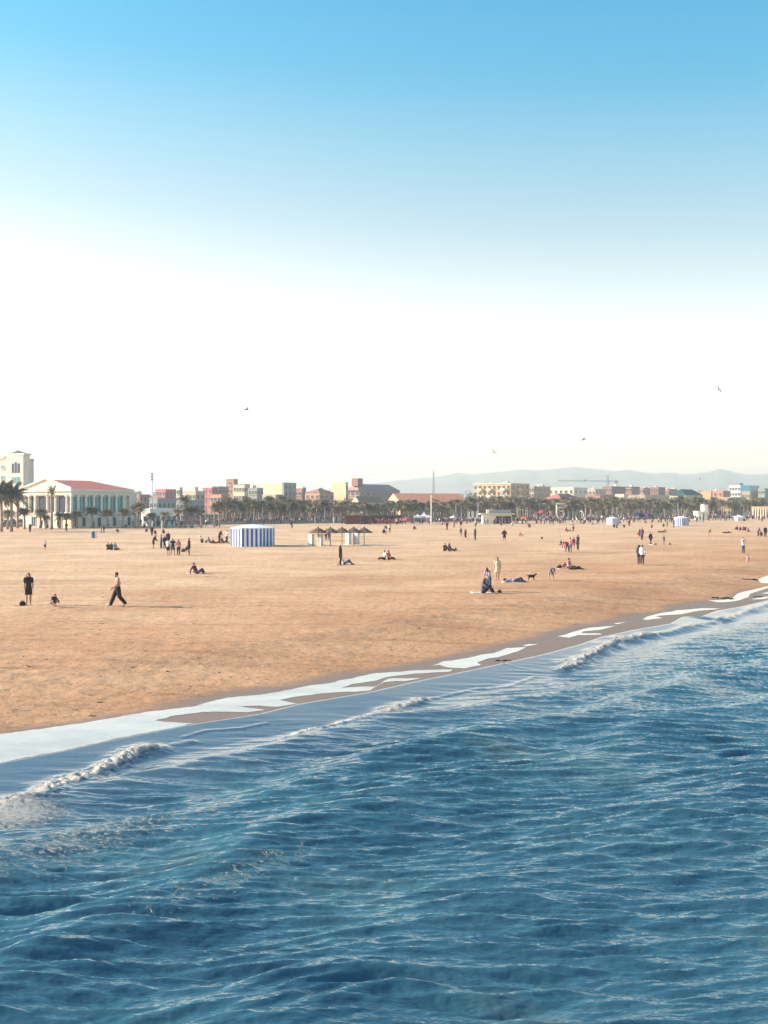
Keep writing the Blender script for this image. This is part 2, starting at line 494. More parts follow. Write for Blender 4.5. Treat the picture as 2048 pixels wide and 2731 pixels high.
def mat_sea():
    m = bpy.data.materials.new('sea_water')
    n, b = nodes(m)
    t = n.nodes.new('ShaderNodeTexCoord').outputs['Object']
    deep = attr(n, 'deep'); foam = attr(n, 'foam'); fleck = attr(n, 'fleck'); off = attr(n, 'offshore')
    tint = nz(n, 0.22, 3, t)
    shallow = (0.088, 0.098, 0.135)
    body = ramp(n, tint, [(0.3, (0.022, 0.073, 0.118)), (0.55, (0.040, 0.116, 0.154)), (0.72, (0.085, 0.142, 0.152))])
    col = mixc(n, deep, shallow, body)
    f1 = nz(n, 8.5, 7, t, 0.8); f2 = nz(n, 1.3, 4, t)
    th = math2(n, 'ADD', f1, math2(n, 'MULTIPLY', math2(n, 'SUBTRACT', f2, 0.5), 0.3))
    a = math2(n, 'SUBTRACT', math2(n, 'ADD', foam, th), 1.02)
    fm = math2(n, 'MULTIPLY', a, 3.2, True)
    # flecks: thin broken streaks
    mp = n.nodes.new('ShaderNodeMapping'); mp.inputs['Rotation'].default_value = (0, 0, 0.25); mp.inputs['Scale'].default_value = (2.2, 4.0, 1)
    n.links.new(t, mp.inputs['Vector'])
    f3 = nz(n, 3.6, 6, mp.outputs[0], 0.72)
    fb = math2(n, 'MULTIPLY', math2(n, 'SUBTRACT', math2(n, 'ADD', fleck, f3), 0.868), 5.0, True)
    fm = math2(n, 'MAXIMUM', fm, math2(n, 'MULTIPLY', fb, 0.72))
    fcol = ramp(n, nz(n, 9, 5, t, .7), [(0.34, (0.30, 0.24, 0.21)), (0.60, (0.68, 0.60, 0.53))])  # the brown end paints shadows among the foam lumps
    n.links.new(mixc(n, fm, col, fcol), b.inputs['Base Color'])
    ro = math2(n, 'MULTIPLY_ADD', fm, 0.6); n.nodes[-1].inputs[2].default_value = 0.05
    n.links.new(ro, b.inputs['Roughness'])
    b.inputs['IOR'].default_value = 1.48
    b.inputs['Specular IOR Level'].default_value = 0.9
    mp2 = n.nodes.new('ShaderNodeMapping'); mp2.inputs['Rotation'].default_value = (0, 0, -0.15); mp2.inputs['Scale'].default_value = (1.0, 2.6, 1)
    n.links.new(t, mp2.inputs['Vector'])
    r1 = nz(n, 3.4, 2, mp2.outputs[0], 0.5); r2 = nz(n, 24, 5, t, 0.7)
    hgt = math2(n, 'ADD', math2(n, 'MULTIPLY', r1, math2(n, 'MULTIPLY', deep, 0.045)), math2(n, 'MULTIPLY', r2, math2(n, 'MULTIPLY', fm, 0.05)))
    bp = n.nodes.new('ShaderNodeBump'); bp.inputs['Distance'].default_value = 1.0; bp.inputs['Strength'].default_value = 1.0
    n.links.new(hgt, bp.inputs['Height']); n.links.new(bp.outputs[0], b.inputs['Normal'])
    return m
ang = np.concatenate((np.arange(-70, -23.5, 1.2), np.arange(-23.5, 23.5, 0.085), np.arange(23.6, 34, 0.3), np.arange(34, 89, 1.5))) * d2r
rr = [5.0]
while rr[-1] < 3000:
    r0 = rr[-1]
    rr.append(r0 * (1.012 if r0 < 10.5 else 1.0022 if r0 < 30 else 1.0036 if r0 < 60 else 1.007 if r0 < 140 else 1.05))
X, Y, Q = polar(np.array(rr), ang, lambda x, y: shore_s(x, y)[1] > -0.6)
Z, foam, fl, deep, off = sea_fields(X, Y)
tag(put('sea', np_mesh('sea', np.stack([X, Y, Z], 1), Q, mat_sea(), {'foam': foam, 'fleck': fl, 'deep': deep, 'offshore': off})), kind='structure')

# thin sheets of water left on the wet sand, mirror smooth
film = [
  [c2(-60, 440), c2(0, 428), c2(170, 405), c2(350, 380), c2(520, 352), c2(640, 330), c2(770, 315), c2(870, 302), c2(930, 283), c2(1010, 265), c2(1150, 253), c2(1230, 240), c2(1370, 212), c2(1450, 202), c2(1580, 175), c2(1659, 158), c3(170, 455), c3(330, 449),
   c3(320, 458), c3(170, 468), c3(60, 480), c2(1659, 190), c2(1560, 205), c2(1515, 221), c2(1600, 215), c2(1659, 214), c3(60, 488), c3(200, 486), c3(150, 496), c3(40, 503), c2(1640, 232), c2(1580, 236), c2(1450, 243), c2(1300, 262), c2(1235, 276), c2(1315, 290), c2(1235, 304), c2(1150, 300), c2(1050, 303), c2(1180, 318), c2(1100, 328), c2(1000, 326), c2(900, 328), c2(780, 343), c2(685, 366), c2(760, 373), c2(858, 377), c2(760, 397), c2(620, 424), c2(450, 458), c2(300, 493), c2(170, 518), c2(0, 551), c2(-60, 566)],
  [c3(240, 435), c3(290, 416), c3(330, 412), c3(390, 402), c3(450, 388), c3(500, 382), c3(560, 360), c3(640, 357), c3(600, 374), c3(520, 398), c3(480, 404), c3(430, 420), c3(445, 432), c3(380, 446), c3(300, 440), c3(270, 431)],
  [c3(770, 311), c3(800, 305), c3(830, 294), c3(900, 275), c3(1020, 266), c3(960, 282), c3(880, 290), c3(870, 298), c3(950, 298), c3(960, 303), c3(860, 305), c3(820, 316)],
  [c3(1005, 256), c3(1060, 251), c3(1025, 260)],
  [c3(620, 350), c3(650, 344), c3(692, 344), c3(640, 353)],
  [cr(520, 920), cr(560, 900), cr(640, 878), cr(830, 842), cr(1050, 821), cr(1270, 824), cr(1040, 842), cr(940, 862), cr(860, 878), cr(720, 885), cr(640, 893), cr(700, 908), cr(560, 929)],
  [cr(1110, 748), cr(1200, 752), cr(1330, 738), cr(1380, 690), cr(1440, 675), cr(1560, 645), cr(1659, 622), cr(1659, 640), cr(1590, 662), cr(1500, 690), cr(1480, 720), cr(1400, 750), cr(1300, 764), cr(1200, 768)],
  [cr(1570, 580), cr(1610, 562), cr(1700, 530), cr(1700, 600), cr(1600, 600)],
  [cr(1600, 690), cr(1700, 660), cr(1700, 690)],
  [cr(1500, 742), cr(1600, 720), cr(1700, 712), cr(1700, 720), cr(1600, 738)],
]
fmat = bpy.data.materials.new('standing_water')
n, b = nodes(fmat)
t = n.nodes.new('ShaderNodeTexCoord').outputs['Object']
n.links.new(ramp(n, nz(n, 0.8, 4, t), [(0.35, (0.34, 0.33, 0.32)), (0.6, (0.48, 0.46, 0.43))]), b.inputs['Base Color'])
b.inputs['Roughness'].default_value = 0.06
b.inputs['IOR'].default_value = 1.8
bp = n.nodes.new('ShaderNodeBump'); bp.inputs['Distance'].default_value = 0.003; bp.inputs['Strength'].default_value = 0.4
n.links.new(nz(n, 1.5, 3, t), bp.inputs['Height']); n.links.new(bp.outputs[0], b.inputs['Normal'])
fb = bmesh.new()
from mathutils.geometry import tessellate_polygon
FZ = FILM_Z + 0.006
VV, FF = [], []
rs = random.Random(9)
for poly in film:
    pts = []
    for i in range(len(poly)):
        a, c = poly[i], poly[(i + 1) % len(poly)]
        L = math.hypot(c[0] - a[0], c[1] - a[1]); k = max(1, int(L / 14))
        for j in range(k):
            q = j / k
            jt = min(1.6, L * 0.03)
            pts.append((a[0] + (c[0] - a[0]) * q + rs.uniform(-jt, jt) * 2.0, a[1] + (c[1] - a[1]) * q + rs.uniform(-jt, jt) * 0.45))
    P = []
    for p in pts:
        x, y = g2(p, FZ)
        P.append(Vector((x, y, float(sand_z(x, y)) + 0.006)))
    base = len(VV); VV += [tuple(p) for p in P]
    for tri in tessellate_polygon([P]):
        FF.append(tuple(base + i for i in tri))
me = bpy.data.meshes.new('swash_water'); me.from_pydata(VV, [], FF); me.materials.append(fmat)
fb.from_mesh(me)
bmesh.ops.recalc_face_normals(fb, faces=fb.faces)
for f in fb.faces:
    if f.normal.z < 0: f.normal_flip()
fb.to_mesh(me); fb.free()
tag(put('swash_water', me), kind='structure')

# ------------------------------------------------------------------ far mountains
RIDGE = [(480, 1345), (620, 1331), (760, 1316), (900, 1300), (960, 1294), (1045, 1281), (1100, 1277), (1159, 1270), (1190, 1266), (1220, 1259), (1240, 1262), (1263, 1264), (1300, 1260), (1342, 1256), (1377, 1250), (1430, 1252), (1473, 1249), (1534, 1243), (1590, 1250), (1647, 1255), (1674, 1251), (1735, 1262), (1780, 1259), (1822, 1264), (1883, 1259), (1918, 1248), (1962, 1259), (2000, 1265), (2031, 1264), (2100, 1255), (2250, 1246), (2450, 1252), (2700, 1275), (3000, 1300)]
MD = 5500.0
rx = np.array([p[0] for p in RIDGE]); ry = np.array([p[1] for p in RIDGE])
cols = np.linspace(500, 3000, 320)
depth = np.linspace(-1, 1, 41)
V = []
for c in cols:
    top = (HOR - np.interp(c, rx, ry)) / F * MD + CAM_H + 9.0 * (fbm(np.array([c / 17.0]), np.array([3.3]), 5, 4)[0] - .5)
    for q in depth:
        Dm = MD + q * 1000
        x = (c - W / 2) / F * Dm
        rough = (fbm(np.array([c / 45.0]), np.array([q * 5.0]), 21, 4)[0] - .5)
        hgt = top * (1 - abs(q) ** 1.25) * (1 + 0.5 * rough * min(1, abs(q) * 2.2))
        if q == 0: hgt = top
        V.append((x, Dm, hgt - 3))
nq = len(depth)
i = (np.arange(len(cols) - 1)[:, None] * nq + np.arange(nq - 1)[None, :]).ravel()
Q = np.stack([i, i + nq, i + nq + 1, i + 1], 1)
tag(put('mountains', np_mesh('mountains', np.array(V), Q, mk('mountain_scrub', (0.10, 0.115, 0.085), 0.95, 0.3, 0.004), smooth=True)), kind='structure')
hz = MB().box((0, 3000, -9.0), (26000, 19000, 228.0))
hm = bpy.data.materials.new('haze_air'); hm.use_nodes = True
hn = hm.node_tree; hn.nodes.remove(hn.nodes['Principled BSDF'])
pv = hn.nodes.new('ShaderNodeVolumePrincipled')
pv.inputs['Density'].default_value = HAZE_DENSITY; pv.inputs['Color'].default_value = (0.92, 0.98, 1.0, 1); pv.inputs['Anisotropy'].default_value = 0.2
hn.links.new(pv.outputs[0], hn.nodes['Material Output'].inputs['Volume'])
tag(hz.build('haze', hm), kind='stuff')
# ------------------------------------------------------------------ buildings
GLASS = mk('dark_window_glass', (0.03, 0.04, 0.05), 0.12, 0.3, 2.0, spec=0.6)
TEAL = mk('teal_window_glass', (0.02, 0.25, 0.26), 0.12, 0.45, 0.5, spec=0.7)
NAVY = mk('navy_window_glass', (0.010, 0.022, 0.065), 0.45, 0.4, 0.8, spec=0.25)
CREAM = mk('cream_render', (0.68, 0.59, 0.45), 0.85, 0.06, 0.8)
PALE = mk('pale_render', (0.68, 0.62, 0.52), 0.85, 0.06, 0.8)
WHITE = mk('white_paint', (0.78, 0.76, 0.72), 0.7, 0.05, 1.0)
TILE = mk('red_roof_tile', (0.60, 0.16, 0.13), 0.85, 0.2, 3.0, 0.3)
OTILE = mk('orange_roof_tile', (0.74, 0.27, 0.17), 0.85, 0.22, 1.2, 0.3)
SLATE = mk('dark_slate', (0.05, 0.07, 0.085), 0.7, 0.2, 2.0)
FRAME = mk('pale_window_frame', (0.55, 0.55, 0.52), 0.6, 0.05, 2)
LV, RV = Vector((-0.83, 0.557, 0)), Vector((0.557, 0.83, 0))   # along the sunlit front and along the seaward front
LN, RN = Vector((-0.557, -0.83, 0)), Vector((0.83, -0.557, 0))  # their outward normals
def spans(pl, pc, pr, D):
    """near corner and the lengths of the two fronts from their photo columns"""
    kc, kl, kr = [(p - W / 2) / F for p in (pc, pl, pr)]
    xc = kc * D
    sl = (kl * D - xc) / (-0.83 - kl * 0.557)
    sr = (kr * D - xc) / (0.557 - kr * 0.83)
    return Vector((xc, D, 0)), max(sl, 0.4), max(sr, 0.4)
def pane_mesh(name, w, h, gm, fm=FRAME, bars=0, d=0.10, sill=True):
    """frame and pane standing 6 cm proud of the wall; local x along the wall, -y outwards"""
    pn = MB().box((0, -0.02, 0), (w, 0.05, h)).mesh('pane', gm)
    b = MB(); t = max(0.07, min(w, h) * 0.09)
    b.box((-w / 2, -d / 2, -t), (t, d, h + 2 * t)).box((w / 2, -d / 2, -t), (t, d, h + 2 * t))
    b.box((0, -d / 2, h), (w - t, d, t)).box((0, -d / 2, -t), (w - t, d, t))
    for k in range(bars):
        b.box((-w / 2 + w * (k + 1) / (bars + 1), -d / 2 + 0.015, 0.001), (t * 0.7, d * 0.6, h - 0.002))
    if sill: b.box((0, -0.14, -t - 0.09), (w + 0.3, 0.28, 0.085))
    return b.mesh(name, [fm]), pn
WIN = {}
def win_mesh(w, h, gm=GLASS, fm=FRAME, bars=1, sill=True):
    k = (round(w, 1), round(h, 1), gm.name, fm.name, bars, sill)
    if k not in WIN: WIN[k] = pane_mesh('window', w, h, gm, fm, bars, sill=sill)
    return WIN[k]
def putwin(name, pair, par, loc, rz):
    o = put(name, pair[0], par, loc, rz)
    put('pane', pair[1], o)
    return o
RZL = math.atan2(LV.y, LV.x) + math.pi     # turns local +x to -LV so that local -y is LN
RZR = math.atan2(RV.y, RV.x)
def on_left(a, z, out=0.0): return LV * a + LN * out + Vector((0, 0, z))
def on_right(a, z, out=0.0): return RV * a + RN * out + Vector((0, 0, z))
def block(name, pl, pc, pr, D, ytop, mat, label, cat='building', floors=4, lbays=0, rbays=0, roof='flat', roofmat=None, lmat=None, group='buildings of the town behind the palms', ww=1.1, wh=1.3, gm=GLASS, parapet=None, balconies=(), shutters=None, z0=0.0, rh=2.5):
    """a town building on the shore's grid: walls, parapet or tiled roof, a window on each floor of each bay, balconies, roof huts"""
    c, sl, sr = spans(pl, pc, pr, D)
    hgt = ZT(ytop, D) - z0
    if roof != 'flat': hgt -= rh
    o = empty(name, (c.x, c.y, z0), 0, label, cat, group)
    q = [Vector((0, 0, 0)), RV * sr, RV * sr + LV * sl, LV * sl]
    mb = MB().prism([p + Vector((0, 0, -0.4)) for p in q], (0, 0, hgt + 0.4))
    mb.build('wall', mat, o)
    ctr = (q[0] + q[2]) / 2
    def inset(k, z): return [ctr + (p - ctr) * k + Vector((0, 0, z)) for p in q]
    if roof == 'flat':
        pb = MB().prism(inset(1.012, hgt), (0, 0, 0.42)); pb.build('parapet', parapet or mat, o)
    elif roof == 'hip':
        e = inset(1.05, hgt); r = []
        lng = RV * sr if sr > sl else LV * sl
        lv = lng.normalized(); half = max(0.2, (max(sr, sl) - min(sr, sl)) / 2)
        r1, r2 = ctr - lv * half + Vector((0, 0, hgt + rh)), ctr + lv * half + Vector((0, 0, hgt + rh))
        rb = MB()
        if sr > sl: fs = [(0, 1, 5, 4), (1, 2, 5), (2, 3, 4, 5), (3, 0, 4)]
        else: fs = [(0, 1, 4), (1, 2, 5, 4), (2, 3, 5), (3, 0, 4, 5)]
        rb.add(e + [r1, r2], fs + [(3, 2, 1, 0)]); rb.build('roof', roofmat, o)
    elif roof == 'gable_r':      # ridge runs along the seaward front, gable faces the sun
        e = inset(1.04, hgt)
        r1 = (e[0] + e[3]) / 2 + Vector((0, 0, rh)); r2 = (e[1] + e[2]) / 2 + Vector((0, 0, rh))
        MB().add(e + [r1, r2], [(0, 1, 5, 4), (2, 3, 4, 5), (3, 0, 4), (1, 2, 5), (3, 2, 1, 0)], 0).build('roof', roofmat, o)
        g = [q[0] + Vector((0, 0, hgt)), q[3] + Vector((0, 0, hgt)), (q[0] + q[3]) / 2 + Vector((0, 0, hgt + rh * 0.93))]
        MB().prism([p + LN * 0.38 for p in g], LN * 0.12).build('gable_wall', mat, o)
    fh = hgt / floors
    for fl in range(floors):
        zz = fl * fh + fh * 0.28
        if zz + z0 + fh < 2.5: continue
        for bays, L, fn, rz, key in ((lbays, sl, on_left, RZL, 'L'), (rbays, sr, on_right, RZR, 'R')):
            if not bays: continue
            w = min(ww, L / bays * 0.62)
            me = win_mesh(w, min(wh, fh * 0.55), gm)
            for k in range(bays):
                a = L * (k + 0.5) / bays
                putwin('window', me, o, fn(a, zz, 0.03), rz)
                if (key, k) in balconies:
                    bw = L / bays * 0.92
                    bb = MB().box((0, -0.55, -0.12), (bw, 1.1, 0.14)).box((0, -1.06, 0.02), (bw, 0.08, 0.9)).box((-bw / 2 + .04, -0.55, 0.02), (0.08, 0.94, 0.9)).box((bw / 2 - .04, -0.55, 0.02), (0.08, 0.94, 0.9))
                    bb.build('balcony', parapet or mat, o, fn(a, fl * fh + 0.1, 0.02), rz)
    return o, q, hgt, sl, sr
def hut(o, q, hgt, a, b, size, h, mat, name='roof_hut'):
    p = RV * a + LV * b
    MB().box((p.x, p.y, hgt + 0.1), size, RZR).build(name, mat, o)
def clutter(o, hgt, sl, sr, seed, n=3):
    r = random.Random(seed)
    for k in range(n):
        a, b = r.uniform(.15, .85) * sr, r.uniform(.15, .8) * sl
        p = RV * a + LV * b
        if r.random() < 0.5:
            MB().tube([(p.x, p.y, hgt), (p.x, p.y, hgt + r.uniform(1.5, 3))], [0.05, 0.03], 5).box((p.x, p.y, hgt + 1.6), (1.0, 0.05, 0.05), r.uniform(0, 3)).build('aerial', FRAME, o)
        else:
            MB().box((p.x, p.y, hgt + 0.1), (r.uniform(1, 2.4), r.uniform(1, 2), r.uniform(.7, 1.7)), RZR).build('roof_hut', r.choice([PALE, CREAM, FRAME]), o)

# --- the villa hotel at the left: pediment, colonnade and red roof
D0 = 240.0
c, SL, SR = spans(61, 190, 352, D0)
villa = empty('beach_hotel', (c.x, c.y, 0), 0, 'cream neoclassical beach hotel with pediment, tall columns and red tiled roof', 'hotel')
EV = ZT(1304, D0)           # eaves
CR = mk('hotel_stucco', (0.72, 0.65, 0.53), 0.8, 0.05, 0.6)
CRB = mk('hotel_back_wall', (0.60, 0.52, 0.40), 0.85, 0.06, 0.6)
q = [Vector((0, 0, 0)), RV * SR, RV * SR + LV * SL, LV * SL]
zb, zc0, zc1 = 3.1, 3.3, EV - 1.35
rec = 0.7
qi = [RN * -rec + LN * -rec, RV * SR - RN * rec + LN * -rec * 0, RV * SR + LV * SL, LV * SL - LN * rec]
MB().prism([p + Vector((0, 0, -0.3)) for p in qi], (0, 0, EV - 0.5)).build('wall', CRB, villa)
MB().prism([p + Vector((0, 0, -0.3)) for p in q], (0, 0, zb + 0.3)).build('ground_storey', CR, villa)
ctr = (q[0] + q[2]) / 2
def grow(m, z): return [p + (p - ctr).normalized() * m + Vector((0, 0, z)) for p in q]
MB().prism(grow(0.12, zb + 0.002), (0, 0, 0.22)).build('string_course', CR, villa)
MB().prism(grow(0.05, zc1), (0, 0, 0.85)).build('entablature', CR, villa)
MB().prism(grow(0.55, zc1 + 0.852), (0, 0, 0.5)).build('cornice', mk('hotel_cornice', (0.76, 0.72, 0.64), 0.8, 0.05, .6), villa)
RH = ZT(1278, D0 + 5) - EV
ap = (q[0] + q[3]) / 2
pz = zc1 + 1.355
tri = [q[3] + LV * 0.4 + Vector((0, 0, pz)), q[0] - LV * 0.4 + Vector((0, 0, pz)), ap + Vector((0, 0, pz + RH))]
MB().prism([p - LN * 0.45 for p in tri], LN * 0.55).build('pediment', CR, villa)
for a, b2 in ((tri[0], tri[2]), (tri[2], tri[1])):
    up = Vector((0, 0, 0.35))
    m = MB()
    m.prism([a + LN * 0.1, b2 + LN * 0.1, b2 + LN * 0.1 + up, a + LN * 0.1 + up], LN * 0.4)
    m.build('raking_cornice', mk('hotel_cornice', (0.76, 0.72, 0.64)), villa)
# roof: ridge behind the pediment, hipped at the far end
e = grow(0.6, pz + 0.003)
r1 = ap - LN * 2.0 + Vector((0, 0, pz + RH * 0.93)); r2 = (q[1] + q[2]) / 2 + LN * 5.5 + Vector((0, 0, pz + RH * 0.93))
e0, e3 = e[0] - LN * 1.2, e[3] - LN * 1.2
MB().add([e0, e[1], e[2], e3, r1, r2], [(0, 1, 5, 4), (1, 2, 5), (2, 3, 4, 5), (3, 0, 4), (3, 2, 1, 0)]).build('roof', TILE, villa)
colm = MB().box((0, 0, 0), (0.74, 0.74, 0.25)).tube([(0, 0, 0.25), (0, 0, 1.5), (0, 0, zc1 - zc0 - 0.5), (0, 0, zc1 - zc0 - 0.3)], [0.30, 0.30, 0.26, 0.36], 12).box((0, 0, zc1 - zc0 - 0.3), (0.74, 0.74, 0.3)).mesh('column', mk('hotel_column', (0.78, 0.75, 0.68), .8, .04, .6))
for a in (0.4, 1.9, 5.6, 8.4, 12.5, 14.7, SL - 0.45):
    put('column', colm, villa, LV * a - LN * 0.38 + Vector((0, 0, zc0)), RZL)
NB = 8
for k in range(1, NB + 1):
    put('column', colm, villa, RV * (SR * k / NB - (0.4 if k == NB else 0)) - RN * 0.38 + Vector((0, 0, zc0)), RZR)
bay = SR / NB
wl = win_mesh(bay * 0.80, zc1 - zc0 - 0.5, TEAL, FRAME, 1, False)
for k in range(NB - 1):
    putwin('window', wl, villa, RV * (bay * (k + 0.55)) - RN * (rec - 0.03) + Vector((0, 0, zc0 + 0.15)), RZR)
dl = win_mesh(0.95, 1.9, NAVY, FRAME, 0, False)
for k in range(NB):
    if k % 2 == 1 or k == 0: putwin('door', dl, villa, RV * (bay * (k + 0.55)) + RN * 0.03 + Vector((0, 0, 0.35)), RZR)
for a, w in ((3.75, 2.7), (10.4, 3.1), (7.0, 1.5), (13.9, 0.7), (0.95, 0.6)):
    putwin('window', win_mesh(w, zc1 - zc0 - 0.35, NAVY, FRAME, 0, False), villa, LV * a - LN * (rec - 0.03) + Vector((0, 0, zc0 + 0.15)), RZL)
for a in (3.9, 8.3, 12.7):
    putwin('door', win_mesh(1.5, 2.1, NAVY, FRAME, 1, False), villa, LV * a + LN * 0.03 + Vector((0, 0, 0.3)), RZL)
# rear wing behind its right end
wq = [RV * (SR + 0.02), RV * (SR + 2.6), RV * (SR + 2.6) + LV * 9, RV * (SR + 0.02) + LV * 9]
MB().prism([p - RN * 1.2 for p in wq], (0, 0, zc1 + 0.3)).build('side_wing', CR, villa)
MB().prism([p - RN * 1.0 + RV * (0.4 if i in (1, 2) else 0) + Vector((0, 0, zc1 + 0.302)) for i, p in enumerate(wq)], (0, 0, 0.6)).build('wing_cornice', mk('hotel_cornice', (0.76, 0.72, 0.64)), villa)
for k in range(2):
    p = AT(118 + 0 * k, 0)
for px, hh in ((100, 1.2), (122, 1.2)):
    pass

# --- hotel tower behind it
D1 = 285.0
c, tl, tr = spans(16, 62, 80, D1)
tower = empty('hotel_tower', (c.x, c.y, 0), 0, 'tall cream hotel tower with arched windows and small dark pointed roofs', 'hotel')
TT = ZT(1214, D1)
tq = [Vector((0, 0, 0)), RV * tr, RV * tr + LV * tl, LV * tl]
TC = mk('tower_render', (0.72, 0.60, 0.47), 0.85, 0.08, 0.5)
MB().prism(tq, (0, 0, TT)).build('wall', TC, tower)
tctr = (tq[0] + tq[2]) / 2
def tgrow(m, z): return [p + (p - tctr).normalized() * m + Vector((0, 0, z)) for p in tq]
MB().prism(tgrow(0.5, TT), (0, 0, 0.55)).build('cornice', PALE, tower)
MB().prism(tgrow(0.15, ZT(1243, D1)), (0, 0, 0.3)).build('string_course', PALE, tower)
e = tgrow(-0.9, TT + 0.55); MB().add(e + [tctr + Vector((0, 0, ZT(1199, D1)))], [(0, 1, 4), (1, 2, 4), (2, 3, 4), (3, 0, 4), (3, 2, 1, 0)]).build('roof', SLATE, tower)
tw = MB()
aw, z1, z2 = 0.8, ZT(1261, D1), ZT(1231, D1)
def arched(w, h, gm):
    n = 8
    P = [(-w / 2, 0), (w / 2, 0)] + [(w / 2 * math.cos(math.pi * k / n), h - w / 2 + w / 2 * math.sin(math.pi * k / n)) for k in range(n + 1)]
    pn = MB().prism([(x, 0, z) for x, z in P], (0, -0.06, 0), 0).mesh('pane', gm)
    m = MB()
    Pf = [(x * 1.25, z * 1.03 if z > 0 else -0.12) for x, z in P]
    m.prism([(x, 0.04, z) for x, z in Pf], (0, -0.06, 0), 0)
    return m.mesh('arched_window', [FRAME]), pn
for dx in (-1.2, 0, 1.2):
    putwin('arched_window', arched(0.95, z2 - z1 - (0 if dx == 0 else 0.35), NAVY), tower, LV * (tl * 0.42 - dx) + LN * 0.03 + Vector((0, 0, z1)), RZL)
    putwin('window', win_mesh(0.9, ZT(1272, D1) - ZT(1289, D1), TEAL, FRAME, 0, False), tower, LV * (tl * 0.42 - dx) + LN * 0.03 + Vector((0, 0, ZT(1289, D1))), RZL)
# lower wing of the tower running off to the left
MB().prism([LV * (tl + 0.01) - LN * 0.6, LV * (tl + 0.01) - LN * 9, LV * (tl + 16) - LN * 9, LV * (tl + 16) - LN * 0.6], (0, 0, ZT(1224, D1))).build('side_wing', TC, tower)
MB().prism([LV * (tl + 0.012) - LN * 0.4 + Vector((0, 0, ZT(1224, D1))), LV * (tl + 0.012) - LN * 9.2 + Vector((0, 0, ZT(1224, D1))), LV * (tl + 16.2) - LN * 9.2 + Vector((0, 0, ZT(1224, D1))), LV * (tl + 16.2) - LN * 0.4 + Vector((0, 0, ZT(1224, D1)))], (0, 0, 0.5)).build('wing_parapet', mk('terracotta_band', (0.55, 0.35, 0.26), .85), tower)
pt = LV * (tl + 1.6) - LN * 2.6
rb = ZT(1224, D1) + 0.5
MB().add([pt + Vector((-1.5, -1.5, rb)), pt + Vector((1.5, -1.5, rb)), pt + Vector((1.5, 1.5, rb)), pt + Vector((-1.5, 1.5, rb)), pt + Vector((0.2, 0, ZT(1204, D1)))], [(0, 1, 4), (1, 2, 4), (2, 3, 4), (3, 0, 4), (3, 2, 1, 0)]).build('turret_roof', SLATE, tower)
for k in range(4):
    for zt in (1249, 1278):
        putwin('window', win_mesh(1.7, 0.95, TEAL, FRAME, 1, True), tower, LV * (tl + 2.0 + 3.6 * k) - LN * 0.57 + Vector((0, 0, ZT(zt, D1))), RZL)

# --- town buildings left to right
MATB = lambda name, c, v=0.10: mk(name, c, 0.88, v, 0.35)
PINK = MATB('crimson_render', (0.50, 0.15, 0.16)); PINK2 = MATB('dusty_pink_render', (0.46, 0.22, 0.20)); SALM = MATB('salmon_render', (0.62, 0.30, 0.20))
OCH = MATB('ochre_render', (0.60, 0.41, 0.25)); YEL = MATB('pale_yellow_render', (0.70, 0.57, 0.38)); GREY = MATB('grey_render', (0.30, 0.30, 0.31))
BRICK = MATB('brown_brick', (0.36, 0.19, 0.16)); MAUVE = MATB('mauve_brick', (0.42, 0.28, 0.26)); TAN = MATB('tan_render', (0.52, 0.38, 0.25)); GRN = MATB('grey_green_render', (0.34, 0.38, 0.34))
BEI = MATB('beige_render', (0.55, 0.44, 0.33))
def B(*a, seed=None, n=3, **k):
    r = block(*a, **k)
    if seed is not None: clutter(r[0], r[2], r[3], r[4], seed, n)
    return r
B('apartment_block', 340, 372, 400, 330, 1322, PINK2, 'low dusty pink house peeping out behind the hotel side wing', floors=3, lbays=2, rbays=3, seed=1)
B('apartment_block', 414, 442, 470, 360, 1308, PINK, 'crimson block with grey lower floors right of the cream hotel', floors=4, lbays=3, rbays=3, seed=2, n=2)
B('apartment_block', 470, 479, 487, 345, 1303, CREAM, 'narrow cream tower house beside the crimson block', floors=4, lbays=1, rbays=1)
B('terraced_house', 485, 522, 546, 355, 1313, BEI, 'beige house with dark roof huts behind the wide palm', floors=3, lbays=4, rbays=2, seed=3)
B('apartment_block', 540, 566, 582, 390, 1300, PINK, 'tall crimson house with stepped white roof edge', floors=4, lbays=2, rbays=2, parapet=WHITE)
B('apartment_block', 574, 583, 610, 410, 1300, PINK2, 'deep pink house standing below the brick stair tower', floors=4, lbays=1, rbays=3)
r = B('apartment_block', 603, 624, 634, 430, 1280, BRICK, 'brown brick stair tower rising above the pink houses', floors=5, lbays=1, rbays=1)
B('terraced_house', 560, 590, 612, 340, 1322, SALM, 'salmon house lit by the sun under the crimson ones', floors=3, lbays=3, rbays=2)
B('apartment_block', 622, 652, 667, 420, 1294, YEL, 'yellow block with dark floor bands and grey flank', floors=4, lbays=4, rbays=2, parapet=GREY)
B('apartment_block', 662, 686, 702, 400, 1304, GREY, 'grey block with railings between the yellow and the cream blocks', floors=4, lbays=3, rbays=2, seed=4)
B('apartment_block', 690, 754, 762, 440, 1293, YEL, 'broad windowless cream block with small hut on its roof', floors=4, lbays=0, rbays=1)
o, q_, h_, sl_, sr_ = B('apartment_block', 752, 757, 790, 395, 1290, GREY, 'grey flat-roofed tower with four rows of dark windows', floors=5, lbays=0, rbays=3, ww=2.6, wh=1.5)
B('apartment_block', 786, 806, 816, 405, 1302, BRICK, 'small brown house with white bands beside the grey tower', floors=3, lbays=2, rbays=1, parapet=WHITE)
B('terraced_house', 700, 735, 752, 350, 1322, BEI, 'low beige house half hidden by palms left of the grey tower', floors=3, lbays=3, rbays=1)
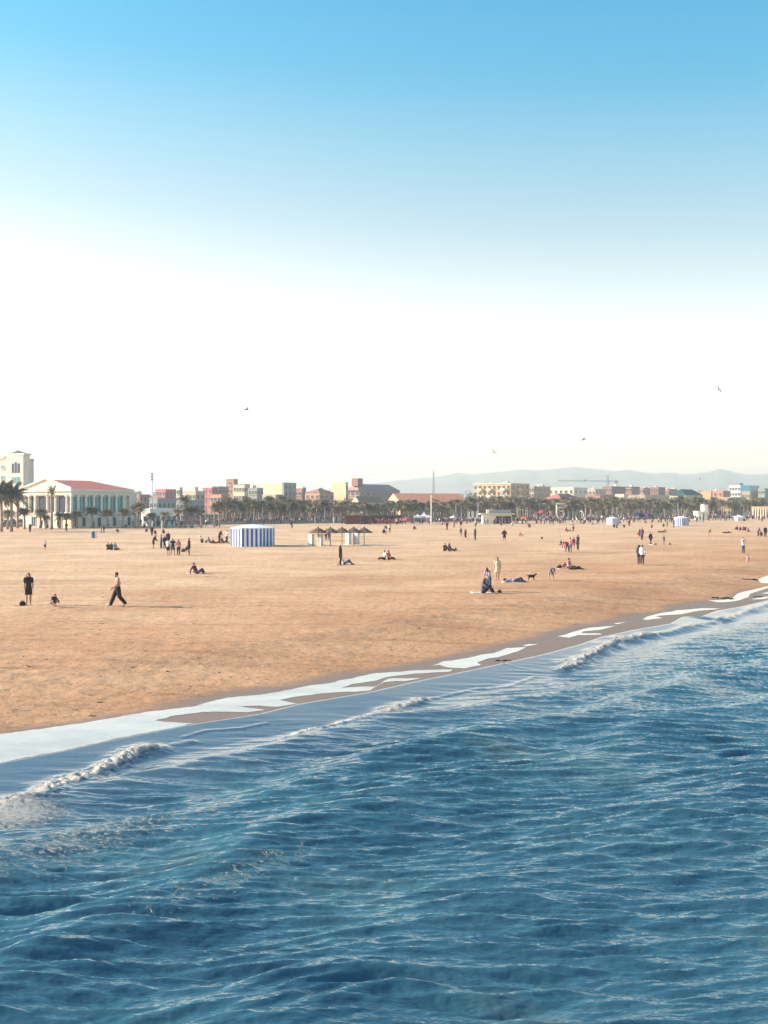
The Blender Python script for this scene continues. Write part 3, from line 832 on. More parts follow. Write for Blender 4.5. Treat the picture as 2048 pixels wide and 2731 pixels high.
B('apartment_block', 814, 852, 890, 390, 1303, SALM, 'salmon house with dark red flank and small tiled roof', floors=3, lbays=3, rbays=3, roof='hip', roofmat=BRICK, rh=1.4, seed=5, n=1)
B('apartment_block', 884, 922, 928, 400, 1289, YEL, 'plain pale yellow block left of the mauve mansion', floors=4, lbays=0, rbays=1)
o, q_, h_, sl_, sr_ = B('apartment_block', 922, 958, 1066, 420, 1290, MAUVE, 'large mauve brick mansion with rows of windows and sloping roof', floors=4, lbays=3, rbays=7, roof='hip', roofmat=MAUVE, rh=2.6)
hut(o, q_, h_ + 1.6, sr_ * 0.08, sl_ * 0.4, (3.2, 3.0, 3.0), 3, BRICK)
B('warehouse', 938, 962, 1022, 330, 1324, YEL, 'small yellow gabled shed left of the long hall', floors=2, lbays=1, rbays=3, roof='gable_r', roofmat=mk('brown_roof', (0.32, 0.2, 0.15)), rh=1.8, cat='shed')
hall = B('warehouse', 990, 1072, 1172, 350, 1315, OCH, 'long ochre hall with gable end and wide orange tiled roof', floors=2, lbays=2, rbays=8, roof='gable_r', roofmat=OTILE, rh=3.2, cat='hall')
hall[0].rotation_euler.z = R(-33)
B('apartment_block', 1262, 1362, 1412, 450, 1291, OCH, 'long ochre apartment block with balconies left of the crane', floors=5, lbays=8, rbays=4, balconies={('L', 1), ('L', 4), ('L', 6), ('R', 1)}, parapet=PALE, seed=6, n=4)
B('apartment_block', 1408, 1424, 1468, 500, 1299, TAN, 'grey tan apartment block joined behind the ochre one', floors=5, lbays=2, rbays=5, seed=7)
B('apartment_block', 1462, 1530, 1566, 520, 1302, PALE, 'pale wide block behind the crimson roof', floors=4, lbays=5, rbays=3, seed=8, n=3)
B('terraced_house', 1450, 1500, 1552, 430, 1316, PINK2, 'low house under a broad crimson roof below the pale block', floors=2, lbays=4, rbays=4, roof='hip', roofmat=PINK, rh=2.2)
B('apartment_block', 1560, 1588, 1616, 560, 1306, BEI, 'beige terrace house left of the brick row', floors=4, lbays=3, rbays=3, seed=9)
B('apartment_block', 1606, 1632, 1668, 580, 1299, BRICK, 'brown brick block straight below the tower crane', floors=5, lbays=3, rbays=4, seed=10, n=4)
B('apartment_block', 1662, 1684, 1706, 600, 1300, PINK2, 'dusty red block with flat dark top right of the crane', floors=5, lbays=3, rbays=3, parapet=SLATE, seed=11)
B('apartment_block', 1702, 1716, 1738, 620, 1303, MAUVE, 'mauve brick block in the middle of the far row', floors=5, lbays=2, rbays=3, seed=12)
B('apartment_block', 1734, 1756, 1774, 610, 1301, BRICK, 'twin topped brown block left of the green roof', floors=5, lbays=3, rbays=2, seed=13)
B('apartment_block', 1768, 1784, 1806, 640, 1306, PINK2, 'far pink block partly behind the green roofed villa', floors=4, lbays=2, rbays=2, seed=14)
B('terraced_house', 1640, 1664, 1672, 480, 1320, CREAM, 'small cream house among treetops below the brick row', floors=3, lbays=2, rbays=1)
B('terraced_house', 1560, 1600, 1640, 490, 1322, PINK2, 'low pink terrace behind palms left of the small cream house', floors=3, lbays=4, rbays=3)
B('terraced_house', 1676, 1720, 1786, 500, 1322, BEI, 'long low beige terrace right of the small cream house', floors=3, lbays=4, rbays=5)
B('seaside_villa', 1786, 1830, 1874, 470, 1304, YEL, 'cream villa under a dark green hipped roof', floors=3, lbays=5, rbays=3, roof='hip', roofmat=mk('green_slate_roof', (0.03, 0.10, 0.11), .6), rh=2.6, cat='villa')
B('apartment_block', 1868, 1896, 1902, 560, 1312, OCH, 'plain ochre block right of the green roofed villa', floors=4, lbays=0, rbays=1)
B('apartment_block', 1900, 1928, 1948, 540, 1311, SALM, 'salmon tower house with dark flank', floors=4, lbays=2, rbays=1)
o, q_, h_, sl_, sr_ = B('office_block', 1944, 1974, 1984, 620, 1296, WHITE, 'white modern block with stacked terraces at the right', floors=5, lbays=4, rbays=2, parapet=WHITE)
hut(o, q_, h_, sr_ * 0.5, sl_ * 0.45, (6.5, 5.0, 1.6), 1.6, GREY)
o, q_, h_, sl_, sr_ = B('market_hall', 1978, 2000, 2026, 600, 1312, TAN, 'tan building with blue glazed attic right of the white block', floors=3, lbays=3, rbays=3, cat='hall')
MB().prism([p * 0.96 + Vector((0, 0, h_ + 0.45)) for p in q_], (0, 0, 3.2)).build('glazed_attic', mk('blue_glass_roof', (0.05, 0.22, 0.34), .25, spec=.6), o)
B('apartment_block', 2022, 2040, 2070, 590, 1304, GRN, 'grey green block cut by the right edge of the photo', floors=4, lbays=3, rbays=3)
B('apartment_block', 1926, 1950, 1990, 500, 1328, BEI, 'low beige house under the white modern block', floors=2, lbays=3, rbays=3)
B('seaside_villa', 1918, 1950, 1958, 430, 1351, OCH, 'small ochre pavilion behind the right hand beach tents', floors=1, lbays=3, rbays=0, cat='pavilion')
o, q_, h_, sl_, sr_ = B('arcade', 2004, 2052, 2080, 400, 1354, TAN, 'low tan arcade with row of pillars at the right edge', floors=1, lbays=0, rbays=0, cat='arcade')
for k in range(7):
    put('pillar', MB().box((0, 0, 0), (0.45, 0.45, h_ - 0.1)).mesh('pillar', CREAM), o, LV * (sl_ * (k + .3) / 7) + LN * 0.25, RZL)
    putwin('opening', win_mesh(sl_ / 7 * 0.5, h_ * 0.7, NAVY, FRAME, 0, False), o, LV * (sl_ * (k + .8) / 7) + LN * 0.03 + Vector((0, 0, .2)), RZL)
# far row that fills the skyline between the nearer houses
rf = random.Random(31)
FAR = [('cream', CREAM), ('pink', PINK2), ('brown', BRICK), ('ochre', OCH), ('salmon', SALM), ('grey', GREY), ('beige', BEI), ('yellow', YEL), ('mauve', MAUVE), ('white', PALE), ('tan', TAN)]
NEXT = [(430, 'the slate grey hall'), (480, 'the crimson block'), (545, 'the wide date palm'), (600, 'the stepped crimson house'), (660, 'the yellow banded block'), (700, 'the grey railed block'), (760, 'the windowless cream block'), (815, 'the grey flat tower'), (890, 'the salmon house'), (930, 'the plain yellow block'), (1265, 'the mauve mansion'), (1420, 'the ochre balcony block'), (1470, 'the grey tan block'), (1560, 'the pale wide block'), (1610, 'the beige terrace house'), (1670, 'the brick block under the crane'), (1740, 'the dusty red block'), (1790, 'the twin topped block'), (1880, 'the green roofed villa'), (1950, 'the salmon tower house'), (2000, 'the white terraced block'), (2200, 'the blue attic')]
px = 384.0; last = -1
while px < 2060:
    wdt = rf.uniform(26, 46)
    if not 930 < px < 1255:
        ci = rf.randrange(len(FAR))
        if ci == last: ci = (ci + 1) % len(FAR)
        last = ci
        nx = [w for l, w in NEXT if px < l][0]
        rk = rf.choice(['flat', 'flat', 'hip', 'gable_r'])
        D = (520 if px < 930 else 700) + rf.uniform(-40, 60)
        sp_ = rf.uniform(.35, .75)
        o, q_, h_, sl_, sr_ = block('town_house', px, px + wdt * sp_, px + wdt, D, rf.uniform(1306, 1322), FAR[ci][1], f'{FAR[ci][0]} house with {"flat" if rk == "flat" else "tiled"} roof in the far row behind {nx}', floors=4, lbays=3, rbays=2, roof=rk, roofmat=rf.choice([OTILE, BRICK, TILE]), rh=2.2, cat='house')
        clutter(o, h_, sl_, sr_, int(px), 2)
    px += wdt * rf.uniform(.8, 1.35)
# low buildings at the back of the promenade
B('annex', 376, 400, 470, 262, 1361, WHITE, 'long low white annex between the hotel and the wide palm', floors=1, lbays=1, rbays=5, ww=1.2, cat='annex')
B('shopfront', 470, 492, 545, 300, 1338, GREY, 'low grey glazed building behind the wide palm', floors=2, lbays=2, rbays=4, ww=1.8, cat='shop')
B('shopfront', 398, 420, 478, 315, 1332, GREY, 'low slate grey hall behind the white annex', floors=2, lbays=2, rbays=5, cat='hall')

# beach bars and kiosks on the sand
def kiosk(name, px0, px1, py, ytop, label, wall, roofm, front=None, over=0.8, slope=0.0, openp=(0.55, 0.95), cat='kiosk'):
    a, b = G(px0, py), G(px1, py)
    D = (a.y + b.y) / 2
    w = (b - a).length; h = ZT(ytop, D)
    o = empty(name, ((a.x + b.x) / 2, D, float(sand_z((a.x + b.x) / 2, D))), 0, label, cat)
    MB().box((0, 2.2, -0.3), (w, 4.4, h - 0.05)).build('wall', wall, o)
    MB().prism([(-w / 2 - over, -1.0, h - 0.35), (w / 2 + over, -1.0, h - 0.35), (w / 2 + over, 4.9, h - 0.35 + slope), (-w / 2 - over, 4.9, h - 0.35 + slope)], (0, 0, 0.33)).build('roof', roofm, o)
    ow = w * (openp[1] - openp[0])
    MB().box((-w / 2 + w * (openp[0] + openp[1]) / 2, -0.03, 0.0), (ow, 0.12, h * 0.72)).build('dark_opening_slab', mk('painted_interior_shade', (0.07, 0.035, 0.06), .8), o)  # dark slab on the wall face paints the shade inside the opening
    for k in range(4):
        x = -w / 2 + 0.15 + (w - .3) * k / 3
        MB().box((x, -0.9, -0.2), (0.14, 0.14, h - 0.2)).build('post', roofm, o)
    return o, w, h
MAR = mk('maroon_timber', (0.16, 0.05, 0.055), .8, .2, 3)
o, w, h = kiosk('beach_bar', 922, 985, 1398, 1374, 'dark maroon timber beach bar with low roof at the palms', MAR, mk('bar_roof', (0.10, 0.055, 0.07), .8), openp=(0.75, 0.98), cat='bar')
for k in range(12):
    MB().box((-w / 2 + w * 0.75 * (k + .5) / 12, -0.05, 0), (0.08, 0.06, h * 0.85)).build('plank', MAR, o)
o, w, h = kiosk('beach_bar', 986, 1072, 1396, 1374, 'open maroon terrace canopy with red rail right of the timber bar', MAR, mk('bar_roof', (0.10, 0.055, 0.07)), openp=(0.62, 0.9), cat='canopy')
MB().box((0, -1.6, 0.0), (w, 0.1, 1.15)).build('rail', mk('red_rail', (0.38, 0.06, 0.08), .7), o)
o, w, h = kiosk('snack_kiosk', 1288, 1364, 1397, 1369, 'flat roofed cream snack kiosk with white front and dark serving hatch', WHITE, CREAM, openp=(0.45, 0.98))
MB().box((w * 0.1, 2.6, h), (w * 0.75, 3.5, 0.9)).build('roof_screen', GREY, o)
for k in (-0.3, -0.15):
    MB().box((w * k, 2.0, h), (0.9, 0.9, 1.0)).build('roof_box', WHITE, o)
o, w, h = kiosk('snack_kiosk', 1859, 1889, 1386, 1363, 'plain white cube kiosk with raised corner at the right end', WHITE, WHITE, over=0.0, openp=(0.55, 0.62))
MB().box((w * 0.32, 2.2, h), (w * 0.36, 4.0, 2.2)).build('roof_tower', WHITE, o)
o, w, h = kiosk('food_stand', 548, 572, 1397, 1369, 'white roofed food stand with dark glazed front behind the palms', mk('teal_panel', (0.12, 0.17, 0.18), .7), WHITE, openp=(0.1, 0.9), cat='stand')
o, w, h = kiosk('food_stand', 574, 606, 1396, 1384, 'low white counter under the palms right of the food stand', WHITE, WHITE, over=.1, openp=(0.3, 0.5), cat='counter')

# pagoda marquees by the flagpole
CANV = mk('white_canvas', (0.78, 0.78, 0.78), .8, .05, 2)
def pagoda(px0, px1, py, ytop, yeave, label):
    a, b = G(px0, py), G(px1, py)
    w = (b - a).length; D = a.y
    o = empty('pagoda_tent', ((a.x + b.x) / 2, D + w / 2, 0), 0, label, 'marquee', 'white pagoda marquees by the flagpole')
    he, ht = ZT(yeave, D), ZT(ytop, D)
    m = MB(); prof = [(1.0, he), (0.62, he + (ht - he) * .22), (0.28, he + (ht - he) * .52), (0.08, he + (ht - he) * .86), (0.0, ht)]
    vs = [(sx * w / 2 * r, sy * w / 2 * r, z) for r, z in prof[:-1] for sx, sy in ((-1, -1), (1, -1), (1, 1), (-1, 1))] + [(0, 0, ht)]
    fs = [(i * 4 + k, i * 4 + (k + 1) % 4, i * 4 + 4 + (k + 1) % 4, i * 4 + 4 + k) for i in range(3) for k in range(4)] + [(12 + k, 12 + (k + 1) % 4, 16) for k in range(4)]
    m.add(vs, fs).build('canopy', CANV, o)
    MB().box((0, 0, he - 0.35), (w, w, 0.34)).build('valance', CANV, o)
    for sx in (-1, 1):
        for sy in (-1, 1):
            MB().box((sx * w * .48, sy * w * .48, 0), (0.1, 0.1, he - .3)).build('post', FRAME, o)
pagoda(1104, 1124, 1398, 1371, 1377, 'low white pagoda marquee furthest left of the flagpole')
pagoda(1122, 1140, 1397, 1363, 1376, 'tallest white pagoda marquee left of the flagpole')
pagoda(1136, 1150, 1398, 1372, 1378, 'small white marquee right against the flagpole')
# ------------------------------------------------------------------ palms and trees
LEAF = [mk('palm_leaf', (0.24, 0.20, 0.135), .75, .35, 1.5), mk('dry_palm_leaf', (0.32, 0.245, 0.18), .8, .3, 1.5), mk('dark_palm_leaf', (0.075, 0.066, 0.07), .75, .35, 1.5)]
BARK = mk('palm_bark', (0.30, 0.235, 0.215), .9, .25, 3, .4)
DEAD = mk('dead_palm_skirt', (0.14, 0.11, 0.08), .9, .3, 3)
TREELEAF = [mk('tree_leaf', (0.19, 0.165, 0.12), .8, .4, 1.0), mk('dark_tree_leaf', (0.15, 0.135, 0.11), .8, .4, 1.0)]
def frond(m, base, az, el, L, droop, n=6, wd=0.28, mi=0, rnd=None):
    """arched rib with pairs of drooping leaflets"""
    d = Vector((math.cos(az), math.sin(az), 0)); side = Vector((-d.y, d.x, 0))
    pts = []
    for i in range(n + 1):
        t = i / n
        pts.append(Vector(base) + d * (L * t * math.cos(el) ) + Vector((0, 0, L * (math.sin(el) * t - droop * t * t))))
    for i in range(1, n + 1):
        t = i / n
        a, b = pts[i - 1], pts[i]
        w = L * wd * math.sin(math.pi * min(1, 0.18 + 0.80 * t)) ** 0.7
        for sgn in (-1, 1):
            j = (rnd.uniform(.75, 1.2) if rnd else 1)
            tip = b + side * (sgn * w * j) + d * (L * 0.10) - Vector((0, 0, w * 0.55 * j))
            q = a + (b - a) * 0.55
            m.add([a, q, tip], [(0, 1, 2)], mi)
            tip2 = b + side * (sgn * w * j * .9) + d * (L * 0.17) - Vector((0, 0, w * 0.45))
            m.add([q, b, tip2], [(0, 1, 2)], mi)
        m.add([a - side * .03, a + side * .03, b + side * .02, b - side * .02], [(0, 1, 2, 3)], mi)
def palm_meshes(seed, h, crown, kind='fan', lean=0.0):
    r = random.Random(seed)
    t = MB()
    pts = [(lean * (k / 5) ** 2 * h, 0.05 * math.sin(k + seed), h * k / 5 - (0.3 if k == 0 else 0)) for k in range(6)]
    r0 = 0.20 if kind == 'fan' else 0.24
    t.tube(pts, [r0 * 1.35, r0 * 1.05, r0, r0 * .95, r0 * .9, r0 * .95], 8)
    top = Vector(pts[-1])
    c = MB()
    if kind == 'fan':
        for k in range(44):
            az = k * 2.39996 + r.uniform(-.2, .2); el = R(82 - 128 * ((k + .5) / 44) ** 0.85)
            frond(c, top, az, el, crown * r.uniform(.75, 1.05), 0.32, 4, .46, 0, r)
        for k in range(12):
            az = r.uniform(0, 6.28)
            frond(c, top - Vector((0, 0, .2)), az, R(-48), crown * r.uniform(.5, .75), 0.35, 3, .28, 1, r)
    else:
        for k in range(30):
            az = k * 2.39996 + r.uniform(-.2, .2); el = R(78 - 98 * ((k + .5) / 30))
            frond(c, top, az, el, crown * r.uniform(.8, 1.1), 0.42, 6, .22, 0, r)
        for k in range(8):
            frond(c, top - Vector((0, 0, .15)), r.uniform(0, 6.28), R(-40), crown * r.uniform(.5, .7), .4, 4, .14, 1, r)
    return t.mesh('trunk', BARK, True), c
PV = []
for i in range(7):
    h = 1.0
    PV.append((i, [0, 0, 1, 0, 1, 0, 1][i]))
def make_palm(seed, h, crown, kind, lf, lean=0.0):
    tm, c = palm_meshes(seed, h, crown, kind, lean)
    return tm, c.mesh('crown', [LEAF[lf], DEAD])
PROTO = [make_palm(11, 5.2, 2.0, 'fan', 0), make_palm(12, 5.6, 2.3, 'feather', 0), make_palm(13, 4.6, 1.95, 'fan', 1, .05), make_palm(14, 5.2, 2.5, 'feather', 1, -.05),
         make_palm(15, 5.8, 2.05, 'fan', 0, .03), make_palm(16, 4.2, 2.3, 'feather', 2), make_palm(17, 5.3, 1.85, 'fan', 2, -.04)]
LOOK = ['round green fan', 'feathery green', 'round dry brown fan', 'feathery brown', 'tall green fan', 'low dark feathery', 'dark fan']
def place_palm(p, proto, sc, rz, label, group):
    tm, cm = PROTO[proto]
    o = empty('palm_tree', p, rz, label, 'palm tree', group)
    o.scale = (sc, sc, sc)
    put('trunk', tm, o); put('crown', cm, o)
    return o
BEHIND = [(640, 'the pink houses'), (668, 'the yellow banded block'), (700, 'the grey railed block'), (752, 'the windowless cream block'), (792, 'the grey flat tower'), (816, 'the small brown house'), (853, 'the salmon house'), (890, 'the salmon house flank'), (926, 'the plain yellow block'), (960, 'the mauve mansion, left part'), (1016, 'the mauve mansion'), (1072, 'the ochre gable end'), (1110, 'the orange roof, left part'), (1150, 'the white marquees'), (1195, 'the orange roof, right of the flagpole'), (1245, 'the right end of the orange roof'), (1290, 'the dark round trees'), (1330, 'the ochre balcony block, left part'), (1370, 'the ochre balcony block, right part'), (1412, 'the ochre block flank'), (1468, 'the grey tan block'), (1515, 'the white five sculpture'), (1552, 'the crimson roof'), (1600, 'the low pink terrace'), (1640, 'the crane tower'), (1676, 'the small cream house'), (1710, 'the dusty red block'), (1745, 'the mauve far block'), (1786, 'the twin topped brown block'), (1830, 'the green roofed villa, left part'), (1874, 'the green roofed villa, right part'), (1904, 'the white cube kiosk'), (1950, 'the salmon tower house'), (1984, 'the white modern block'), (2026, 'the blue attic'), (2200, 'the right end arcade')]
rp_ = random.Random(4)
def behind(px):
    for lim, w in BEHIND:
        if px < lim: return w
def prow(px0, px1, step, back, row, base=1.0, jit=0.5, hvar=(.88, 1.12)):
    px = px0
    while px < px1:
        D = prom_D(px) + back + rp_.uniform(-2.5, 2.5)
        p = AT(px, D, 0.1)
        k = rp_.choice([0, 1, 2, 3, 4, 6, 0, 4, 2])
        want = (5.9 if px < 1250 else 6.6) * base * rp_.uniform(*hvar) * (rp_.uniform(1.0, 1.22) if px < 760 else 1)
        w = behind(px)
        place_palm(p, k, want / 6.9, rp_.uniform(0, 6.28), f'{LOOK[k]} palm, {row} row, before {w}', f'{row} row palms before {w}')
        px += step * rp_.uniform(1 - jit, 1 + jit)
prow(596, 1250, 14.5, 6, 'front')
prow(604, 1250, 14, 17, 'middle', 1.05)
prow(690, 1300, 16, 28, 'back', 1.12)
prow(1252, 2060, 15, 8, 'front')
prow(1258, 2060, 15, 20, 'middle', 1.12)
prow(1300, 2060, 17, 33, 'back', 1.22)
# the singled out palms near the hotel
def lone(px, py, ytop, proto, label, wide=None, rz=0.0):
    p = G(px, py); p.z = 0.05
    h = ZT(ytop, p.y)
    base = {0: 6.3, 1: 7.0, 2: 6.0, 3: 6.9, 4: 7.1, 5: 5.9, 6: 6.6}[proto]
    o = place_palm(p, proto, h / base, rz, label, 'single palms before the hotel')
    if h < 5.2: o.scale = (h / base * 1.55, h / base * 1.55, h / base)
    return o
lone(66, 1411, 1352, 6, 'young palm with sparse crown left of the portico door')
lone(20, 1412, 1356, 2, 'short palm below the big dark palms at the left edge')
lone(107, 1409, 1354, 2, 'bushy low palm in front of the portico')
lone(122, 1410, 1370, 5, 'dark spiky shrub palm at the foot of the tall palm')
lone(160, 1409, 1362, 5, 'grey bushy palm right of the tall portico palm')
lone(176, 1409, 1366, 2, 'squat palm at the hotel corner')
lone(205, 1409, 1361, 0, 'first small palm before the teal colonnade')
lone(246, 1409, 1349, 6, 'taller dark palm before the middle of the colonnade')
lone(286, 1409, 1357, 0, 'small fan palm before the right half of the colonnade')
lone(327, 1409, 1354, 4, 'small palm before the last teal window')
lone(368, 1409, 1334, 2, 'ragged palm at the hotel side wing')
lone(404, 1409, 1367, 0, 'low palm in front of the grey annex wall')
lone(441, 1408, 1361, 3, 'slim feather palm in front of the white annex wall')
lone(492, 1408, 1317, 1, 'wide tall date palm right of the white annex', rz=.7)
lone(478, 1408, 1352, 3, 'leaning palm left of the wide date palm')
lone(512, 1408, 1346, 5, 'dark dense palm right of the wide date palm')
lone(536, 1407, 1356, 1, 'light green palm left of the food stand')
lone(572, 1406, 1340, 4, 'slender palm over the low white counter')
lone(585, 1405, 1334, 0, 'dark topped palm above the counter')
lone(360, 1409, 1345, 0, 'thin palm leaning on the side wing corner')
# big dark date palms at the left edge: every frond a part
def big_palm(px, py, ytop, crown, seed, label, nf=26, lf=2, lean=0.0):
    p = G(px, py); p.z = float(sand_z(p.x, p.y))
    h = ZT(ytop, p.y) - crown * 0.45
    o = empty('date_palm', p, 0, label, 'palm tree', 'tall palms before the hotel')
    t = MB().tube([(lean * (k / 6) ** 2, 0, h * k / 6 - (.3 if k == 0 else 0)) for k in range(7)], [.34, .27, .25, .24, .25, .27, .33], 9)
    t.build('trunk', BARK, o, smooth=True)
    r = random.Random(seed)
    meshes = []
    for k in range(4):
        m = MB(); frond(m, (0, 0, 0), 0, R([62, 32, 2, -28][k]), crown, [.35, .40, .38, .30][k], 9, .21, 0, r); meshes.append(m.mesh('frond', LEAF[lf]))
    for k in range(nf):
        lvl = min(3, int(4 * (k + .5) / nf))
        f = put('frond', meshes[lvl], o, (lean, 0, h), k * 2.39996 + r.uniform(-.15, .15))
        s = r.uniform(.85, 1.1); f.scale = (s, s, s)
big_palm(4, 1418, 1287, 4.2, 1, 'tall dark date palm cut by the left edge of the photo', 44)
big_palm(31, 1418, 1290, 3.9, 2, 'tall dark date palm second from the left edge', 44)
big_palm(47, 1409, 1303, 2.9, 3, 'tall dark date palm touching the pediment', 34)
big_palm(138, 1411, 1297, 2.0, 4, 'slender tall palm standing before the middle of the portico', 24, 0)

LEAFY = {}
def leafy(name, p, h, w, seed, label, group, lm=0, cat='tree', trunk=0.4):
    r = random.Random(seed)
    if name == 'shade_fill_tree' and seed in LEAFY:
        o = empty(name, p, seed + p[0], label, cat, group); tm, cm, h0 = LEAFY[seed]
        put('trunk', tm, o); put('crown', cm, o); o.scale = (h / h0,) * 3
        return o
    o = empty(name, p, 0, label, cat, group)
    t = MB().tube([(0, 0, -.2), (0.05, 0, h * trunk), (0.0, 0.1, h * .7)], [.22, .16, .08], 7)
    for k in range(4):
        a = r.uniform(0, 6.28); t.tube([(0.03, 0, h * trunk * .9), (math.cos(a) * w * .28, math.sin(a) * w * .28, h * (trunk + .25))], [.1, .04], 5)
    tt_ = t.build('trunk', BARK, o)
    c = MB()
    for k in range(11):
        a = r.uniform(0, 6.28); q = r.uniform(0, .42) * w
        cc = Vector((math.cos(a) * q, math.sin(a) * q, h * r.uniform(trunk + .08, .86)))
        rad = w * r.uniform(.16, .27)
        for j in range(42):
            d = Vector((r.gauss(0, 1), r.gauss(0, 1), r.gauss(0, .8))).normalized()
            q0 = cc + d * rad * r.uniform(.6, 1.1)
            s = r.uniform(.12, .3) * max(.7, w / 6)
            e1 = Vector((r.gauss(0, 1), r.gauss(0, 1), r.gauss(0, 1))).normalized(); e2 = d.cross(e1).normalized(); e1 = (e1 + d * .4).normalized()
            c.add([q0 - e1 * s, q0 + e2 * s * .7, q0 + e1 * s, q0 - e2 * s * .7], [(0, 1, 2, 3)])
    cc_ = c.build('crown', TREELEAF[lm], o)
    LEAFY[seed] = (tt_.data, cc_.data, h)
    return o
rt = random.Random(8)
for k, px in enumerate([600, 622, 640, 661, 684, 706, 730, 748, 770]):
    leafy('street_tree', AT(px, prom_D(px) + 22 + rt.uniform(-5, 8), 0.1), rt.uniform(4.6, 6.4), rt.uniform(4.2, 6), k, f'{["broad", "slim", "high"][k % 3]} street tree among the palms before {behind(px)}', 'street trees behind the striped tent', k % 2)
for k, px in enumerate([1240, 1250, 1259, 1222]):
    leafy('street_tree', AT(px, 395 + k * 4, 0), [10.2, 11.0, 8.6, 9.4][k], 6.5, 30 + k, ['second tallest', 'tallest', 'rightmost and lowest', 'leftmost'][k] + ' of the dark round trees between the orange roof and the ochre block', 'dark trees right of the orange roof', 1)
for k, px in enumerate([1585, 1612, 1630, 1622, 1780, 1884, 1908, 1960, 2010, 1450, 1500, 1545]):
    leafy('street_tree', AT(px, 445 + rt.uniform(-10, 20), 0), rt.uniform(6.5, 8.6), rt.uniform(6, 8), 50 + k, f'rounded tall tree behind the far palms, before {behind(px)}', 'rounded trees behind the far palms', k % 2)
for k, px in enumerate([1410, 1430]):
    leafy('street_tree', AT(px, 420 + k * 10, 0), 9.5, 5, 80 + k, 'dark tree against the foot of the ochre apartment block', 'trees at the foot of the ochre block', 1)
for row, (back, hh_) in enumerate(((40, 4.6), (52, 6.2))):  # tree rows added to deepen the shade behind the palms
    px = 596 + row * 9
    while px < 2070:
        h_ = hh_ * rt.uniform(.75, 1.1) * (1.0 if px < 1250 else 1.25)
        w_ = behind(px)
        leafy('shade_fill_tree', AT(px, prom_D(px) + back + rt.uniform(-4, 4), 0.0), h_, h_ * 1.15, 200 + int(px) % 6, f'{"taller" if row else "lower"} {"wide" if int(px) % 2 else "dense"} bushy tree added as shade behind the palms before {w_}', f'bushy trees added as shade before {w_}', 1, 'tree', .2)
        px += rt.uniform(17, 30)
def hseg(px):
    for lim, w in ((30, 'the second dark palm'), (61, 'the left end of the pediment'), (95, 'the portico left half'), (125, 'the portico middle'), (165, 'the portico right half'), (195, 'the hotel corner'), (225, 'the first teal windows'), (260, 'the middle teal windows'), (305, 'the right teal windows'), (352, 'the last teal window'), (382, 'the hotel side wing'), (410, 'the grey annex end'), (440, 'the white annex wall'), (470, 'the right end of the annex'), (505, 'the wide date palm'), (545, 'the light green palm'), (575, 'the food stand'), (700, 'the white counter')):
        if px < lim: return w
# clipped bushes and planting under the palms
for k, px in enumerate(list(range(8, 380, 22)) + list(range(385, 600, 27))):
    leafy('bush', AT(px + rt.uniform(-6, 6), prom_D(px) + 5.5, 0.1), rt.uniform(1.0, 1.7), rt.uniform(1.6, 2.4), 100 + k, f'{["paler", "darker"][k % 2]} low promenade bush before {hseg(px)}', 'bushes before the hotel' if px < 380 else 'bushes before the annex', k % 2, 'bush', .15)

# clipped hedges along the promenade edge
def hedge(px0, px1, h, label, seed):
    r = random.Random(seed); a, b = SB(0, 0), None
    D0_, D1_ = prom_D(px0) + 3.2, prom_D(px1) + 3.2
    p0, p1 = AT(px0, D0_, .1), AT(px1, D1_, .1); d = p1 - p0; L = d.length; d.normalize(); s_ = Vector((-d.y, d.x, 0))
    o = empty('hedge', p0, 0, label, 'hedge', 'clipped hedges before the hotel')
    m = MB()
    for k in range(int(L * 55)):
        q = d * r.uniform(0, L) + s_ * r.uniform(-.5, .5) + Vector((0, 0, h * r.uniform(.05, 1) ** .7))
        e1 = Vector((r.gauss(0, 1), r.gauss(0, 1), r.gauss(0, 1))).normalized(); e2 = e1.cross(Vector((r.gauss(0, 1), r.gauss(0, 1), r.gauss(0, 1)))).normalized(); z = r.uniform(.08, .2)
        m.add([q - e1 * z, q + e2 * z * .7, q + e1 * z, q - e2 * z * .7], [(0, 1, 2, 3)])
    m.build('foliage', TREELEAF[1], o)
    MB().prism([tuple(s_ * -.4), tuple(d * L + s_ * -.4), tuple(d * L + s_ * .4), tuple(s_ * .4)], (0, 0, h * .8)).build('stems', BARK, o)
hedge(52, 118, 1.0, 'dark clipped hedge before the left half of the portico', 1)
hedge(124, 186, 1.0, 'dark clipped hedge before the right half of the portico', 2)
hedge(192, 268, .9, 'dark clipped hedge before the left colonnade', 3)
hedge(274, 352, .9, 'dark clipped hedge before the right colonnade', 4)
hedge(410, 476, .9, 'dark clipped hedge before the white annex wall', 5)
hedge(620, 742, .9, 'long dark hedge behind the striped tent', 6)
# ------------------------------------------------------------------ masts, crane, poles
STEEL = mk('galvanised_steel', (0.34, 0.36, 0.37), .5, .1, 3, metal=.4)
WPOLE = mk('white_pole_paint', (0.72, 0.72, 0.70), .5, .05, 3)
def mast(name, p, h, r0, r1, mat, label, cat, group=None):
    o = empty(name, p, 0, label, cat, group)
    MB().tube([(0, 0, -.3), (0, 0, h * .5), (0, 0, h)], [r0, (r0 + r1) / 2, r1], 8).build('pole', mat, o)
    return o
p = G(1150, 1401)
o = mast('flagpole', p, ZT(1324, p.y), .17, .11, WPOLE, 'tall white flagpole on the sand right of the marquees', 'pole')
MB().ball((0, 0, ZT(1324, p.y) + .1), .16).build('finial', WPOLE, o)
p = AT(1156, 520)
o = empty('radio_mast', p, 0, 'thin grey radio mast rising far behind the white flagpole', 'mast')
hh = ZT(1256, 520)
m = MB()
